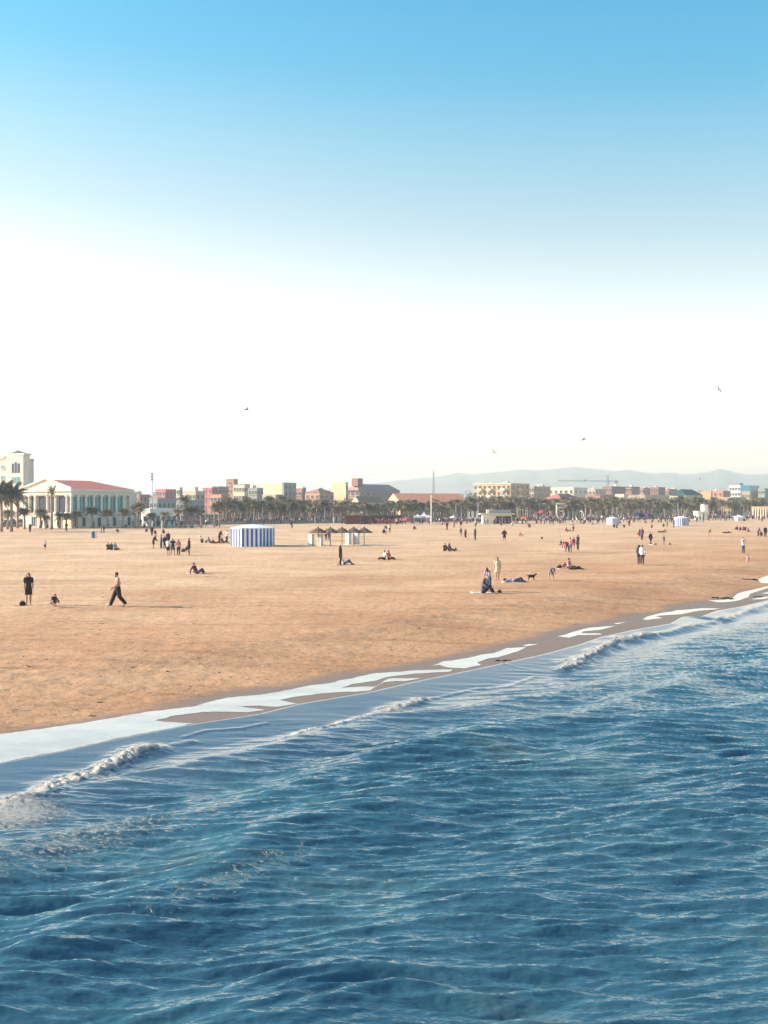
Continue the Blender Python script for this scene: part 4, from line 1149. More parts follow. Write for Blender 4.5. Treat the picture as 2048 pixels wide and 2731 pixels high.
for sx, sy in ((-1, -1), (1, -1), (0, 1)):
    m.tube([(sx * .55, sy * .55, 0), (sx * .42, sy * .42, hh * .6), (sx * .1, sy * .1, hh)], [.13, .12, .08], 5)
for k in range(16):
    z = hh * k / 18; m.tube([(-.5, -.5, z), (.5, -.5, z + hh / 18)], [.06, .06], 4)
m.build('lattice', STEEL, o)
MB().tube([(0, 0, hh), (0, 0, hh + 1.5)], [.05, .03], 5).build('aerial', STEEL, o)
p = AT(406, 300)
hh = ZT(1264, 300)
o = mast('floodlight_mast', p, hh, .12, .07, STEEL, 'tall thin floodlight mast above the roofs right of the hotel', 'mast')
for k in range(3):
    MB().box((0, -.1, hh - .3 - k * .75), (0.6, .25, .5)).build('floodlight', STEEL, o)
for i, (px, yt, lab) in enumerate([(1216, 1346, 'pale lamp post among the palms left of the cream kiosk'), (1275, 1342, 'pale lamp post beside the left end of the cream kiosk'), (1808, 1342, 'pale lamp post behind the blue striped tent on the right'), (700, 1352, 'pale lamp post behind the blue and white striped tent'), (866, 1352, 'pale lamp post behind the thatched parasols')]):
    p = AT(px, prom_D(px) + 1.5, .1); hh = ZT(yt, p.y) - .1
    o = mast('lamp_post', p, hh, .09, .06, WPOLE, lab, 'lamp post', 'lamp posts on the promenade')
    MB().tube([(0, 0, hh), (.5, -.3, hh + .12)], [.05, .04], 5).box((.6, -.35, hh + .04), (.5, .25, .12)).build('lamp_head', STEEL, o)
# tower crane on the horizon
DC = 1500.0
p = AT(1620, DC)
o = empty('tower_crane', p, 0, 'teal tower crane with long level jib on the far skyline', 'crane')
CT = mk('crane_paint', (0.10, 0.26, 0.28), .6)
zj = ZT(1283, DC); zt = ZT(1268, DC)
def lattice(a, b, w, bays, mat, name, par):
    a, b = Vector(a), Vector(b); d = (b - a).normalized()
    s1 = d.cross(Vector((0, 1, 0))).normalized() * w; s2 = Vector((0, 1, 0)) * w
    m = MB()
    for sg1, sg2 in ((-1, -1), (1, -1), (1, 1), (-1, 1)):
        m.tube([a + s1 * sg1 + s2 * sg2, b + s1 * sg1 + s2 * sg2], [.20, .20], 4)
    for k in range(bays):
        p0 = a + (b - a) * (k / bays); p1 = a + (b - a) * ((k + 1) / bays); sg = 1 if k % 2 else -1
        m.tube([p0 + s1 * sg - s2, p1 - s1 * sg - s2], [.13, .13], 4); m.tube([p0 + s1 * sg + s2, p1 - s1 * sg + s2], [.2, .2], 4)
    m.build(name, mat, par)
lattice((0, 0, 0), (0, 0, zt), 1.1, 14, CT, 'tower', o)
lattice((2, 0, zj), ((1488 - 1620) / F * DC, 0, zj + .5), .7, 24, CT, 'jib', o)
lattice((-2, 0, zj), ((1648 - 1620) / F * DC, 0, zj), .7, 6, CT, 'counter_jib', o)
MB().tube([(0, 0, zt), ((1535 - 1620) / F * DC, 0, zj + 1)], [.12, .12], 4).tube([(0, 0, zt), (11, 0, zj + 1)], [.12, .12], 4).build('stay_cable', CT, o)
MB().box((12, 0, zj - 3), (5, 2.4, 3)).build('counterweight', CT, o)
MB().box((1.8, -1, zj - 2.2), (2, 2, 2.2)).build('cab', CT, o)

# white tubular sculpture shaped like a five with its dot
p = AT(1496, 318, 0)
o = empty('beach_sculpture', p, 0, 'tall white tubular sculpture shaped like a five with dot', 'sculpture')
k_ = 318 / F
def sp5(x, y): return ((x - 1496) * k_, 0, ZT(y, 318))
P5 = [sp5(1484, 1346), sp5(1484, 1354), sp5(1484.5, 1365), sp5(1486, 1375), sp5(1490, 1382), sp5(1497, 1381), sp5(1503, 1376), sp5(1505, 1369), sp5(1502, 1363), sp5(1495, 1363)]
MB().tube(P5, [.17] * len(P5), 8).tube([sp5(1483, 1353.5), sp5(1508, 1353)], [.13, .13], 8).tube([sp5(1484, 1344), sp5(1506, 1343)], [.09, .09], 8).build('tube', WPOLE, o, smooth=True)
MB().ball(sp5(1513, 1381), .24).build('dot', WPOLE, o)
MB().tube([sp5(1488, 1380), (sp5(1489, 1380)[0], 0, -.2)], [.1, .12], 6).tube([sp5(1498, 1380), (sp5(1498, 1380)[0], 0, -.2)], [.1, .12], 6).build('support', WPOLE, o)
p = AT(1552, 330, 0)
o = empty('beach_sculpture', p, 0, 'smaller pale curved arch standing right of the white five', 'sculpture')
MB().tube([(-.5, 0, ZT(1363, 330)), (.1, 0, ZT(1364, 330)), (.45, 0, ZT(1369, 330)), (.55, 0, ZT(1377, 330)), (.55, 0, -.2)], [.12, .14, .15, .14, .12], 8).build('arch', WPOLE, o, smooth=True)
# white feather flags and frames by the kiosk
for px, yt, lab in ((1248, 1365, 'leftmost of three white feather flags left of the cream kiosk'), (1258, 1363, 'middle of three white feather flags left of the cream kiosk'), (1269, 1363, 'right of three white feather flags next to the cream kiosk')):
    p = G(px, 1397); hh = ZT(yt, p.y)
    o = empty('feather_flag', p, 0, lab, 'flag', 'white feather flags')
    MB().tube([(0, 0, -.2), (0, 0, hh)], [.05, .03], 6).build('pole', STEEL, o)
    m = MB(); n_ = 6
    for i in range(n_):
        z0_, z1_ = hh * (.45 + .55 * i / n_), hh * (.45 + .55 * (i + 1) / n_)
        m.box((.03 + .28, .02 * math.sin(i), z0_), (.5 - .04 * i, .03, z1_ - z0_))
    m.build('banner', CANV, o)
p = G(1388, 1396)
o = empty('shower_frame', p, 0, 'pale yellow open frame standing right of the cream kiosk', 'frame')
YF = mk('yellow_frame_paint', (0.66, 0.58, 0.30), .6)
hh = ZT(1360, p.y)
for sx in (-.7, .7): MB().box((sx, 0, -.2), (.18, .18, hh + .2)).build('post', YF, o)
MB().box((0, 0, hh), (1.7, .2, .2)).build('beam', YF, o); MB().box((0, .02, hh * .45), (1.2, .1, .15)).build('rail', YF, o)
p = AT(964, prom_D(964) - 2, 0)
o = empty('sign_board', p, 0, 'small white board on a post above the maroon bar roof', 'sign')
hh = ZT(1368, p.y)
MB().tube([(0, 0, -.2), (0, 0, hh)], [.06, .05], 6).build('post', STEEL, o); MB().box((0, -.08, hh - .1), (1.0, .08, .5)).build('board', WHITE, o)
# volleyball posts and net near the left group
p1, p2 = G(405, 1424), G(431, 1423)
o = empty('volleyball_net', p1, 0, 'pale volleyball posts with low net among the left group', 'net')
PW = mk('pale_post_wood', (0.66, 0.56, 0.44), .8)
d = p2 - p1
for k, nm in ((Vector((0, 0, 0)), 'post'), (d, 'post')):
    hh = ZT(1389, p1.y)
    MB().tube([k + Vector((0, 0, -.2)), k + Vector((.1, 0, hh))], [.13, .10], 8).build(nm, PW, o)
MB().tube([(0, 0, 1.15), tuple(d * .5 + Vector((0, 0, 1.08))), tuple(d + Vector((0, 0, 1.15)))], [.025] * 3, 5).tube([(0, 0, .55), tuple(d + Vector((0, 0, .55)))], [.02, .02], 5).build('net', PW, o)
# thin leaning pole held by the crouching child, and slim poles on the sand
p = GS(1496, 1436)
o = empty('leaning_pole', p, 0, 'thin grey pole leaning over the crouching child on the sand', 'pole')
MB().tube([(0, 0, -.1), tuple(AT(1490, p.y, ZT(1399, p.y)) - p)], [.035, .02], 6).build('shaft', STEEL, o)
for px, py, yt, lab in ((1611, 1416, 1383, 'thin dark pole on the sand left of the pale box tent'), (1597, 1412, 1392, 'shorter thin pole left of the thin dark pole'), (1867, 1433, 1414, 'thin stake in the sand below the white cube kiosk'), (840, 1396, 1379, 'pale post at the sand edge left of the maroon bar'), (890, 1397, 1380, 'second pale post at the sand edge before the maroon bar'), (873, 1394, 1378, 'pale post behind the thatched parasols')):
    p = GS(px, py); o = mast('marker_pole', p, ZT(yt, p.y) - p.z, .05 if 'thin' in lab else .12, .035 if 'thin' in lab else .1, STEEL if 'thin' in lab else PW, lab, 'pole', 'slim poles on the sand')

# ------------------------------------------------------------------ striped tents
BLUE = mk('royal_blue_canvas', (0.045, 0.12, 0.40), .8, .08, 4)
STW = mk('white_tent_canvas', (0.74, 0.74, 0.76), .8, .05, 4)
def striped_tent(px0, px1, py, ytop, yeave, label, rz=0.0, ns=5, blue=BLUE):
    """eight sided tent of upright canvas strips under a shallow canvas roof"""
    a, b = G(px0, py), G(px1, py)
    ctr = (a + b) / 2; vw = (b - a).length
    z = float(sand_z(ctr.x, ctr.y)); ht, he = ZT(ytop, ctr.y) - z, ZT(yeave, ctr.y) - z
    ap_ = vw / 2 * .985; sd_ = 2 * ap_ * math.tan(math.pi / 8)
    o = empty('striped_tent', (ctr.x, ctr.y + ap_, z), rz, label, 'tent', 'blue and white striped beach tents')
    w = sd_ / (2 * ns)
    strip = [MB().box((0, 0, -.05), (w * .996, .05, he + .03)).box((0, -.03, -.05), (w * .5, .02, he + .03)).mesh('canvas_strip', mt) for mt in (STW, blue)]
    for side in range(8):
        th = side * math.pi / 4
        for k in range(2 * ns):
            x = -sd_ / 2 + w * (k + .5)
            put('canvas_strip', strip[(k + 1) % 2], o, (x * math.cos(th) + ap_ * math.sin(th), x * math.sin(th) - ap_ * math.cos(th), 0), th)
    rr0 = ap_ / math.cos(math.pi / 8) * 1.025
    e_ = [(rr0 * math.cos(math.pi / 8 + k * math.pi / 4), rr0 * math.sin(math.pi / 8 + k * math.pi / 4), he) for k in range(8)]
    m_ = [(x * .5, y * .5, he + (ht - he) * .58) for x, y, q in e_]
    m = MB().add(e_ + [(x, y, q - .1) for x, y, q in e_] + m_ + [(0, 0, ht)], [(k, (k + 1) % 8, 16 + (k + 1) % 8, 16 + k) for k in range(8)] + [(16 + k, 16 + (k + 1) % 8, 24) for k in range(8)] + [(8 + k, 8 + (k + 1) % 8, (k + 1) % 8, k) for k in range(8)])
    m.build('roof', STW, o)
    return o
striped_tent(609, 725, 1458, 1399, 1408, 'large blue and white striped tent on the open sand', R(2), 4)
striped_tent(1803, 1840, 1402, 1376, 1381, 'smaller blue and white striped tent far right near the palms', R(14), 3)
PALEB = mk('pale_blue_canvas', (0.30, 0.34, 0.45), .8)
striped_tent(1622, 1652, 1400, 1378, 1382, 'pale blue tent on the sand right of the thin dark pole', R(10), 3, blue=PALEB)
striped_tent(1961, 1992, 1390, 1374, 1379, 'white topped pale tent near the right edge of the photo', R(-10), 3, blue=PALEB)

# ------------------------------------------------------------------ thatched parasols and sunbeds
THATCH = mk('dry_thatch', (0.20, 0.145, 0.115), .95, .3, 9, .5)
def thatch_mesh(r, h):
    m = MB(); rs = random.Random(3)
    for lay, (r0, z0, r1, z1) in enumerate(((0.0, h, r * .45, h * .60), (r * .36, h * .70, r * .76, h * .22), (r * .66, h * .36, r, 0.0))):
        n = 30
        for k in range(n):
            a0, a1 = 2 * math.pi * (k - .15) / n, 2 * math.pi * (k + 1.15) / n; am = (a0 + a1) / 2
            zz = z1 + rs.uniform(-.07, .03); rr_ = r1 * rs.uniform(.95, 1.06)
            m.add([(r0 * math.cos(a0), r0 * math.sin(a0), z0), (r0 * math.cos(a1), r0 * math.sin(a1), z0), (rr_ * math.cos(a1), rr_ * math.sin(a1), zz + .04), (rr_ * 1.03 * math.cos(am), rr_ * 1.03 * math.sin(am), zz - .05), (rr_ * math.cos(a0), rr_ * math.sin(a0), zz + .02)], [(0, 1, 2, 3, 4)])
    m.ball((0, 0, h), (.12, .12, .12))
    return m.mesh('thatch', THATCH)
WOODP = mk('weathered_pole', (0.30, 0.26, 0.24), .9)
tcm = thatch_mesh(1.12, .64)
for px, base, lab in ((848, 1456, 'first thatched parasol from the left, over the white sunbeds'), (881, 1456, 'second thatched parasol from the left, beside two standing people'), (912, 1454, 'middle thatched parasol with bare pole in full view'), (943, 1454, 'fourth thatched parasol from the left, over the right sunbeds'), (971, 1454, 'rightmost thatched parasol with pole standing clear')):
    p = GS(px, base)
    o = empty('thatched_parasol', p, px * .01, lab, 'parasol', 'thatched parasols in a row')
    hh = ZT(1407, p.y) - p.z
    MB().tube([(0, 0, -.3), (0, 0, hh - .1)], [.055, .05], 7).build('pole', WOODP, o)
    put('thatch', tcm, o, (0, 0, hh - .62))
    m = MB()
    for k in range(8):
        a = k * math.pi / 4; m.tube([(0, 0, hh - .55), (.9 * math.cos(a), .9 * math.sin(a), hh - .72)], [.025, .02], 4)
    m.build('spokes', WOODP, o)
PLAST = mk('white_sunbed_plastic', (0.74, 0.73, 0.69), .5, .05, 3)
def sunbed_parts():
    f = MB(); L, w = 1.52, .62
    for sx in (-1, 1): f.box((sx * w / 2, 0, 0), (.07, .10, L))
    f.box((0, 0, 0), (w - .07, .10, .07)).box((0, 0, L - .07), (w - .07, .10, .07)).box((0, 0, L * .62), (w - .07, .10, .05))
    fm = f.mesh('frame', PLAST)
    s = MB().box((0, .02, 0), (w - .072, .03, .105)).mesh('slat', PLAST)
    lg = MB().box((0, .18, 0), (.06, .28, .06)).mesh('leg', PLAST)
    return fm, s, lg, L, w
fm_, sl_m, lg_, LB, WB = sunbed_parts()
STK = [(827, 1456, 'left pair, left stack'), (851, 1456, 'left pair, right stack'), (926, 1452, 'right pair, left stack'), (949, 1452, 'right pair, right stack')]
ORD = ['front', 'second', 'third', 'rearmost']
for px, py, lab in STK:
    b0 = GS(px, py)
    for k in range(4):
        o = empty('sunbed', b0 + Vector((k * .07, k * .24, 0)), R(-48), f'white sunbed on end, {ORD[k]} of its stack, {lab}, under the thatched parasols', 'sunbed', 'white sunbeds stood on end under the parasols')
        put('frame', fm_, o)
        for j in range(10): put('slat', sl_m, o, (0, 0, .09 + j * .138))
        for sx in (-1, 1):
            for z in (.12, LB - .2): put('leg', lg_, o, (sx * (WB / 2 - .05), 0, z))

# ------------------------------------------------------------------ small things on the sand
def thing1(name, mb, mats, p, label, cat, rz=0, group=None, smooth=True):
    o = mb.build(name, mats, None, p, rz, smooth)
    return tag(o, label, cat, group)
BINB = mk('bin_blue', (0.05, 0.13, 0.24), .6)
p = GS(248, 1435)
o = empty('litter_bin', p, 0, 'small blue and white litter bin on the sand before the hotel', 'bin')
MB().tube([(0, 0, 0), (0, 0, .12), (0, 0, .95), (0, 0, 1.05)], [.26, .24, .30, .32], 12).build('body', BINB, o, smooth=True)
MB().tube([(0, 0, 1.05), (0, 0, 1.12)], [.33, .33], 12).build('rim', STW, o); MB().box((.42, 0, 0), (.25, .3, .8)).build('side_box', STW, o)
def towel(px, py, sx, sy, mat, label, rz=0.0):
    p = GS(px, py); m = MB(); n_ = 8
    vs = [(sx * (i / n_ - .5), sy * (j / 4 - .5), .02 + .012 * math.sin(i * 1.7 + j * 2.1)) for j in range(5) for i in range(n_ + 1)]
    vs = [(x, y, z + float(sand_z(p.x + x, p.y + y)) - p.z) for x, y, z in vs]
    vs += [(x, y, z - .06) for x, y, z in vs]
    fs = [(j * 9 + i, j * 9 + i + 1, j * 9 + i + 10, j * 9 + i + 9) for j in range(4) for i in range(8)]
    m.add(vs, fs)
    rim = [i for i in range(9)] + [9 * j + 8 for j in range(1, 5)] + [36 + i for i in range(7, -1, -1)] + [9 * j for j in range(3, 0, -1)]
    m.f += [(rim[k], rim[(k + 1) % len(rim)], rim[(k + 1) % len(rim)] + 45, rim[k] + 45)[::-1] for k in range(len(rim))]; m.m += [0] * len(rim)
    # sit on the local slope
    return thing1('towel', m, mat, p + Vector((0, 0, .01)), label, 'towel', 0)
TW = mk('white_towel', (0.60, 0.52, 0.45), .95, .08, 8); TEALT = mk('teal_towel', (0.03, 0.07, 0.09), .95, .2, 8); PINKT = mk('pink_towel', (0.50, 0.30, 0.32), .95, .15, 8)
towel(1288, 1582, 1.5, .8, TW, 'white towel under the dark seated person near the middle')
towel(1373, 1553, 1.8, .6, TW, 'pale towel under the person lying right of the white dress')
towel(922, 1507, 1.6, .7, TEALT, 'dark teal towel under the man in the white shirt')
towel(1518, 1517, 1.9, .8, PINKT, 'pink towel under the woman seated with a child')
towel(521, 1531, 1.3, .7, TW, 'pale towel under the man in maroon leaning back')
def bag(px, py, s, mat, label, cat='bag'):
    s *= .62
    p = GS(px, py); r = random.Random(px)
    m = MB().ball((0, 0, .22 * s), (.38 * s, .24 * s, .26 * s), 0, 12, 8).ball((.2 * s, .03, .12 * s), (.22 * s, .2 * s, .16 * s), 0, 10, 7)
    m.tube([(-.2 * s, 0, .4 * s), (-.1 * s, 0, .58 * s), (.1 * s, 0, .58 * s), (.2 * s, 0, .4 * s)], [.025 * s] * 4, 6)
    return thing1('beach_bag', m, mat, p, label, cat, r.uniform(0, 3))
DK = mk('dark_bag_cloth', (0.03, 0.025, 0.035), .9, .3, 6); RED = mk('red_cloth', (0.48, 0.05, 0.07), .85, .15, 5); BRN = mk('brown_bag_cloth', (0.14, 0.09, 0.07), .9, .2, 6)
bag(489, 1472, 1.1, DK, 'dark bag lying beside the tall person in black')
bag(1215, 1468, 1.0, BRN, 'brown bag right of the two people seated mid beach')
bag(1332, 1581, .6, DK, 'pair of dark things beside the feet of the dark seated person', 'bag')
bag(1492, 1515, .9, DK, 'dark bag left of the woman seated with a child')
bag(1786, 1453, .9, BRN, 'small brown bag right of the child in pink')
bag(1748, 1453, .7, BRN, 'little brown bag between the navy walker and the child in pink')
bag(534, 1433, 1.1, STW, 'white beach bag on the sand left of the large striped tent')
bag(1445, 1437, 1.0, BRN, 'flat brown bundle on the sand left of the leaning pole')
bag(60, 1615, .8, DK, 'dark shoes and bag at the feet of the woman in black')
bag(550, 1447, .9, DK, 'dark bag among the people lying left of the large tent')
# seaweed and driftwood at the waterline
SW = mk('dark_seaweed', (0.035, 0.03, 0.028), .9, .3, 5, .5)
def weed(px, py, L, wd, label, seed):
    r = random.Random(seed); p = GS(px, py); m = MB()
    for k in range(14):
        q = wd * .5; m.ball((r.uniform(-L / 2, L / 2), r.uniform(-wd / 2, wd / 2), r.uniform(.0, .05) * wd), (r.uniform(.3, .9) * q, r.uniform(.2, .5) * q, r.uniform(.12, .3) * q), 0, 8, 5)
    return thing1('seaweed_clump', m, SW, p, label, 'seaweed', 0, 'seaweed clumps at the waterline')
weed(1998, 1546, 1.1, .5, 'dark seaweed mound on wet sand near the right edge', 1)
weed(1913, 1595, 1.6, .4, 'long dark seaweed strip beside the upper film of water', 2)
weed(1938, 1597, 1.0, .3, 'smaller seaweed strip right of the long one', 3)
weed(2020, 1592, .5, .3, 'little seaweed lump closest to the right edge by the sea', 4)
weed(1342, 1762, .5, .2, 'tiny dark clump at the waterline mid photo', 5)
weed(245, 1910, .16, .1, 'tiny dark pebble of weed above the left film of water', 6)
weed(52, 1616, .5, .2, 'dark tuft left of the woman in black', 7)
# scraps of weed and shell strewn over the sand, too many to count
r = random.Random(77); m = MB(); k = 0
while k < 260:
    px, py = r.uniform(-40, 2090), 1470 + 560 * r.random() ** .8
    p = GS(px, py)
    if shore_s(np.array([p.x]), np.array([p.y]))[1][0] > -3.6: continue
    k += 1
    q = r.uniform(.012, .03) * (1.6 if r.random() < .12 else 1)
    for j in range(r.choice([1, 1, 2, 3])):
        m.ball((p.x + r.uniform(-3, 3) * q, p.y + r.uniform(-2, 2) * q, p.z + q * .15), (q * r.uniform(.7, 2.2), q * r.uniform(.6, 1.4), q * r.uniform(.3, .6)), 0 if r.random() < .8 else 1, 6, 4)
tag(m.build('beach_scraps', [mk('dry_weed', (0.10, 0.07, 0.055), .9), mk('pale_shell', (0.62, 0.52, 0.42), .8)]), kind='stuff')
# dog
def dog(px, py, label, rz):
    p = GS(px, py)
    m = MB().tube([(-.34, 0, .42), (-.2, 0, .44), (.1, 0, .42), (.32, 0, .46)], [.10, .13, .15, .11], 10)
    m.tube([(.30, 0, .47), (.42, 0, .58)], [.09, .07], 8).tube([(.40, 0, .60), (.50, 0, .59), (.60, 0, .55)], [.085, .07, .035], 8)
    m.tube([(-.33, 0, .46), (-.48, 0, .52), (-.60, 0, .44)], [.035, .025, .015], 6)
    for sy in (-.07, .07):
        m.tube([(.24, sy, .40), (.25, sy, .2), (.27, sy, .03), (.31, sy, .02)], [.06, .04, .03, .03], 7)
        m.tube([(-.28, sy, .42), (-.20, sy, .25), (-.33, sy, .15), (-.30, sy, .02), (-.25, sy, .02)], [.075, .05, .03, .028, .03], 7)
        m.tube([(.40, sy * .8, .65), (.37, sy * 1.3, .60)], [.035, .02], 5)
    me = remesh(m, .022)
    o = put('dog', me, None, p, rz); me.materials.append(DK); o.scale = (.72, .72, .72)
    tag(o, label, 'dog')

# gulls over the beach
GUL = mk('gull_feather', (0.10, 0.10, 0.11), .8, .2, 5)
def gull(px, py, D, span, roll, rz, label):
    m = MB()
    m.tube([(0, -.24, 0), (0, -.1, .01), (0, .08, .0), (0, .26, -.01)], [.03, .075, .07, .02], 8).ball((0, -.27, .025), (.045, .06, .045), 0, 8, 6)
    m.tube([(0, -.32, .02), (0, -.37, .012)], [.015, .005], 5)
    m.add([(-.03, .2, 0), (.03, .2, 0), (.07, .4, 0), (-.07, .4, 0), (-.03, .2, -.015), (.03, .2, -.015), (.07, .4, -.012), (-.07, .4, -.012)], [(0, 1, 2, 3), (7, 6, 5, 4), (0, 4, 5, 1), (1, 5, 6, 2), (2, 6, 7, 3), (3, 7, 4, 0)])
    h = span / 2
    for s_ in (-1, 1):
        st = [(0.04, -.09, .10, .02), (h * .45, -.14, .07, h * .30), (h * .75, -.06, .10, h * .28), (h, .10, .14, h * .16)]
        vs = []
        for x, y0, y1, z in st: vs += [(s_ * x, y0, z + .012), (s_ * x, y1, z), (s_ * x, y1, z - .012), (s_ * x, y0, z - .012)]
        fs = [(i * 4 + k, i * 4 + (k + 1) % 4, i * 4 + 4 + (k + 1) % 4, i * 4 + 4 + k) for i in range(3) for k in range(4)] + [(12, 13, 14, 15)]
        m.add(vs, fs)
    p = AT(px, D, ZT(py, D))
    o = m.build('gull', GUL, None, p, rz); o.rotation_euler = (0.0, roll, rz)
    tag(o, label, 'gull', 'gulls in the sky')
gull(658, 1093, 125, 1.3, -.35, R(70), 'gull gliding alone in the left half of the sky')
gull(1916, 1040, 150, 1.2, .8, R(30), 'highest gull, near the right edge of the sky')
gull(1556, 1173, 150, 1.2, -.45, R(60), 'gull in mid sky above the mountain ridge')
gull(1317, 1206, 170, 1.2, .9, R(20), 'dark gull just above the ochre apartment block')
gull(1560, 1282, 330, 1.2, -.6, R(60), 'gull flying against the mountains by the crane jib')
gull(1866, 1277, 330, 1.0, .7, R(20), 'gull flying against the mountain peak on the right')
gull(986, 1266, 450, 1.0, -.4, R(50), 'small faint gull above the mauve mansion')
# ------------------------------------------------------------------ people
def remesh(m, vox, smooth=4):
    """one continuous skin grown over overlapping limbs"""
    me = bpy.data.meshes.new('tmp'); me.from_pydata(m.v, [], m.f); me.update()
    o = bpy.data.objects.new('tmp', me); COL.objects.link(o)
    md = o.modifiers.new('r', 'REMESH'); md.mode = 'VOXEL'; md.voxel_size = vox
    if smooth:
        s_ = o.modifiers.new('s', 'SMOOTH'); s_.iterations = smooth; s_.factor = .5
    dg = bpy.context.evaluated_depsgraph_get()
    out = bpy.data.meshes.new_from_object(o.evaluated_get(dg))
    bpy.data.objects.remove(o); bpy.data.meshes.remove(me)
    out.materials.clear()
    out.polygons.foreach_set('use_smooth', [True] * len(out.polygons))
    return out
dog(1417, 1548, 'dark dog walking on the sand right of the person lying on a towel', 0.2)

def J(**k): return {a: Vector(b) for a, b in k.items()}
def pose(name):
    """joints of a 1.70 m figure facing -y (towards the pier)"""
    P = J(pel=(0, 0, .93), wai=(0, .0, 1.08), che=(0, .0, 1.30), nec=(0, .01, 1.46), hed=(0, -.015, 1.59),
          sL=(-.175, 0, 1.40), eL=(-.225, .03, 1.12), hL=(-.225, -.06, .88), sR=(.175, 0, 1.40), eR=(.225, .03, 1.12), hR=(.225, -.06, .88),
          pL=(-.09, 0, .90), kL=(-.10, -.01, .48), aL=(-.10, .03, .08), tL=(-.115, -.13, .035), pR=(.09, 0, .90), kR=(.10, -.01, .48), aR=(.10, .03, .08), tR=(.115, -.13, .035))
    def up(**k):
        for a, b in k.items(): P[a] = Vector(b)
    if name == 'stand2': up(eR=(.27, -.05, 1.14), hR=(.08, -.22, 1.12), kL=(-.10, -.05, .48), aL=(-.12, -.02, .08), tL=(-.15, -.17, .035))
    if name == 'hips': up(eL=(-.36, .05, 1.16), hL=(-.17, -.05, 1.0), eR=(.36, .05, 1.16), hR=(.17, -.05, 1.0), aL=(-.17, .03, .08), tL=(-.2, -.13, .035), kL=(-.14, 0, .48), aR=(.17, .03, .08), tR=(.2, -.13, .035), kR=(.14, 0, .48))
    if name == 'up': up(eL=(-.30, -.12, 1.36), hL=(-.08, -.20, 1.55), eR=(.30, -.12, 1.36), hR=(.08, -.20, 1.55))
    if name == 'walk': up(che=(0, -.02, 1.30), nec=(0, -.03, 1.46), hed=(0, -.08, 1.58), kL=(-.09, -.18, .50), aL=(-.09, -.34, .10), tL=(-.10, -.49, .07), kR=(.09, .08, .48), aR=(.09, .36, .15), tR=(.10, .25, .035),
                          eL=(-.22, .14, 1.14), hL=(-.22, .10, .90), eR=(.22, -.06, 1.13), hR=(.22, -.24, .96))
    if name == 'stride': up(kL=(-.09, -.13, .50), aL=(-.09, -.24, .09), tL=(-.10, -.40, .05), kR=(.09, .06, .48), aR=(.09, .26, .11), tR=(.10, .14, .035), eL=(-.22, .10, 1.13), hL=(-.22, .02, .9), eR=(.22, -.02, 1.13), hR=(.22, -.16, .94))
    if name == 'lean': up(che=(0, -.14, 1.26), nec=(0, -.22, 1.40), hed=(0, -.31, 1.50), sL=(-.175, -.19, 1.35), sR=(.175, -.19, 1.35), eL=(-.2, -.28, 1.08), hL=(-.14, -.45, .95), eR=(.2, -.28, 1.08), hR=(.14, -.45, .95), wai=(0, -.04, 1.08))
    if name == 'bend': up(pel=(0, .10, .92), wai=(0, -.06, 1.0), che=(0, -.30, 1.05), nec=(0, -.44, 1.03), hed=(0, -.56, .98), sL=(-.17, -.38, 1.02), sR=(.17, -.38, 1.02), eL=(-.2, -.45, .74), hL=(-.16, -.5, .5), eR=(.2, -.45, .74), hR=(.16, -.5, .5),
                          pL=(-.1, .08, .90), pR=(.1, .08, .90), kL=(-.18, .03, .48), aL=(-.24, .05, .08), tL=(-.27, -.11, .035), kR=(.18, .03, .48), aR=(.24, .05, .08), tR=(.27, -.11, .035))
    if name == 'sitknees': up(pel=(0, .05, .12), wai=(0, .06, .28), che=(0, .0, .50), nec=(0, -.05, .65), hed=(0, -.10, .77), sL=(-.17, -.02, .59), sR=(.17, -.02, .59), eL=(-.22, -.22, .42), hL=(-.08, -.42, .38), eR=(.22, -.22, .42), hR=(.08, -.42, .38),
                              pL=(-.09, 0, .12), pR=(.09, 0, .12), kL=(-.12, -.36, .46), kR=(.12, -.36, .46), aL=(-.11, -.60, .08), aR=(.11, -.60, .08), tL=(-.11, -.77, .035), tR=(.11, -.77, .035))
    if name == 'sitback': up(pel=(0, .0, .12), wai=(0, .09, .26), che=(0, .22, .45), nec=(0, .28, .60), hed=(0, .27, .73), sL=(-.17, .26, .54), sR=(.17, .26, .54), eL=(-.22, .42, .30), hL=(-.22, .46, .05), eR=(.22, .42, .30), hR=(.22, .46, .05),
                             pL=(-.09, -.02, .12), pR=(.09, -.02, .12), kL=(-.13, -.44, .26), kR=(.10, -.42, .40), aL=(-.12, -.84, .08), aR=(.10, -.66, .08), tL=(-.15, -.93, .16), tR=(.10, -.82, .035))
    if name == 'sitlegs': up(pel=(0, .0, .12), wai=(0, .03, .28), che=(0, .05, .50), nec=(0, .04, .65), hed=(0, .0, .78), sL=(-.17, .05, .59), sR=(.17, .05, .59), eL=(-.22, -.05, .36), hL=(-.12, -.25, .26), eR=(.22, -.05, .36), hR=(.12, -.25, .26),
                             pL=(-.09, -.02, .12), pR=(.09, -.02, .12), kL=(-.22, -.40, .20), kR=(.22, -.40, .20), aL=(-.06, -.66, .08), aR=(.08, -.72, .08), tL=(-.03, -.82, .1), tR=(.12, -.87, .1))
    if name == 'lie': up(pel=(0, .0, .12), wai=(0, .16, .12), che=(0, .38, .14), nec=(0, .54, .14), hed=(0, .68, .15), sL=(-.17, .48, .13), sR=(.17, .48, .13), eL=(-.30, .66, .06), hL=(-.12, .82, .06), eR=(.30, .66, .06), hR=(.12, .82, .06),
                         pL=(-.09, -.03, .11), pR=(.09, -.03, .11), kL=(-.12, -.44, .12), kR=(.12, -.42, .30), aL=(-.12, -.85, .07), aR=(.12, -.66, .08), tL=(-.16, -.95, .12), tR=(.12, -.80, .04))
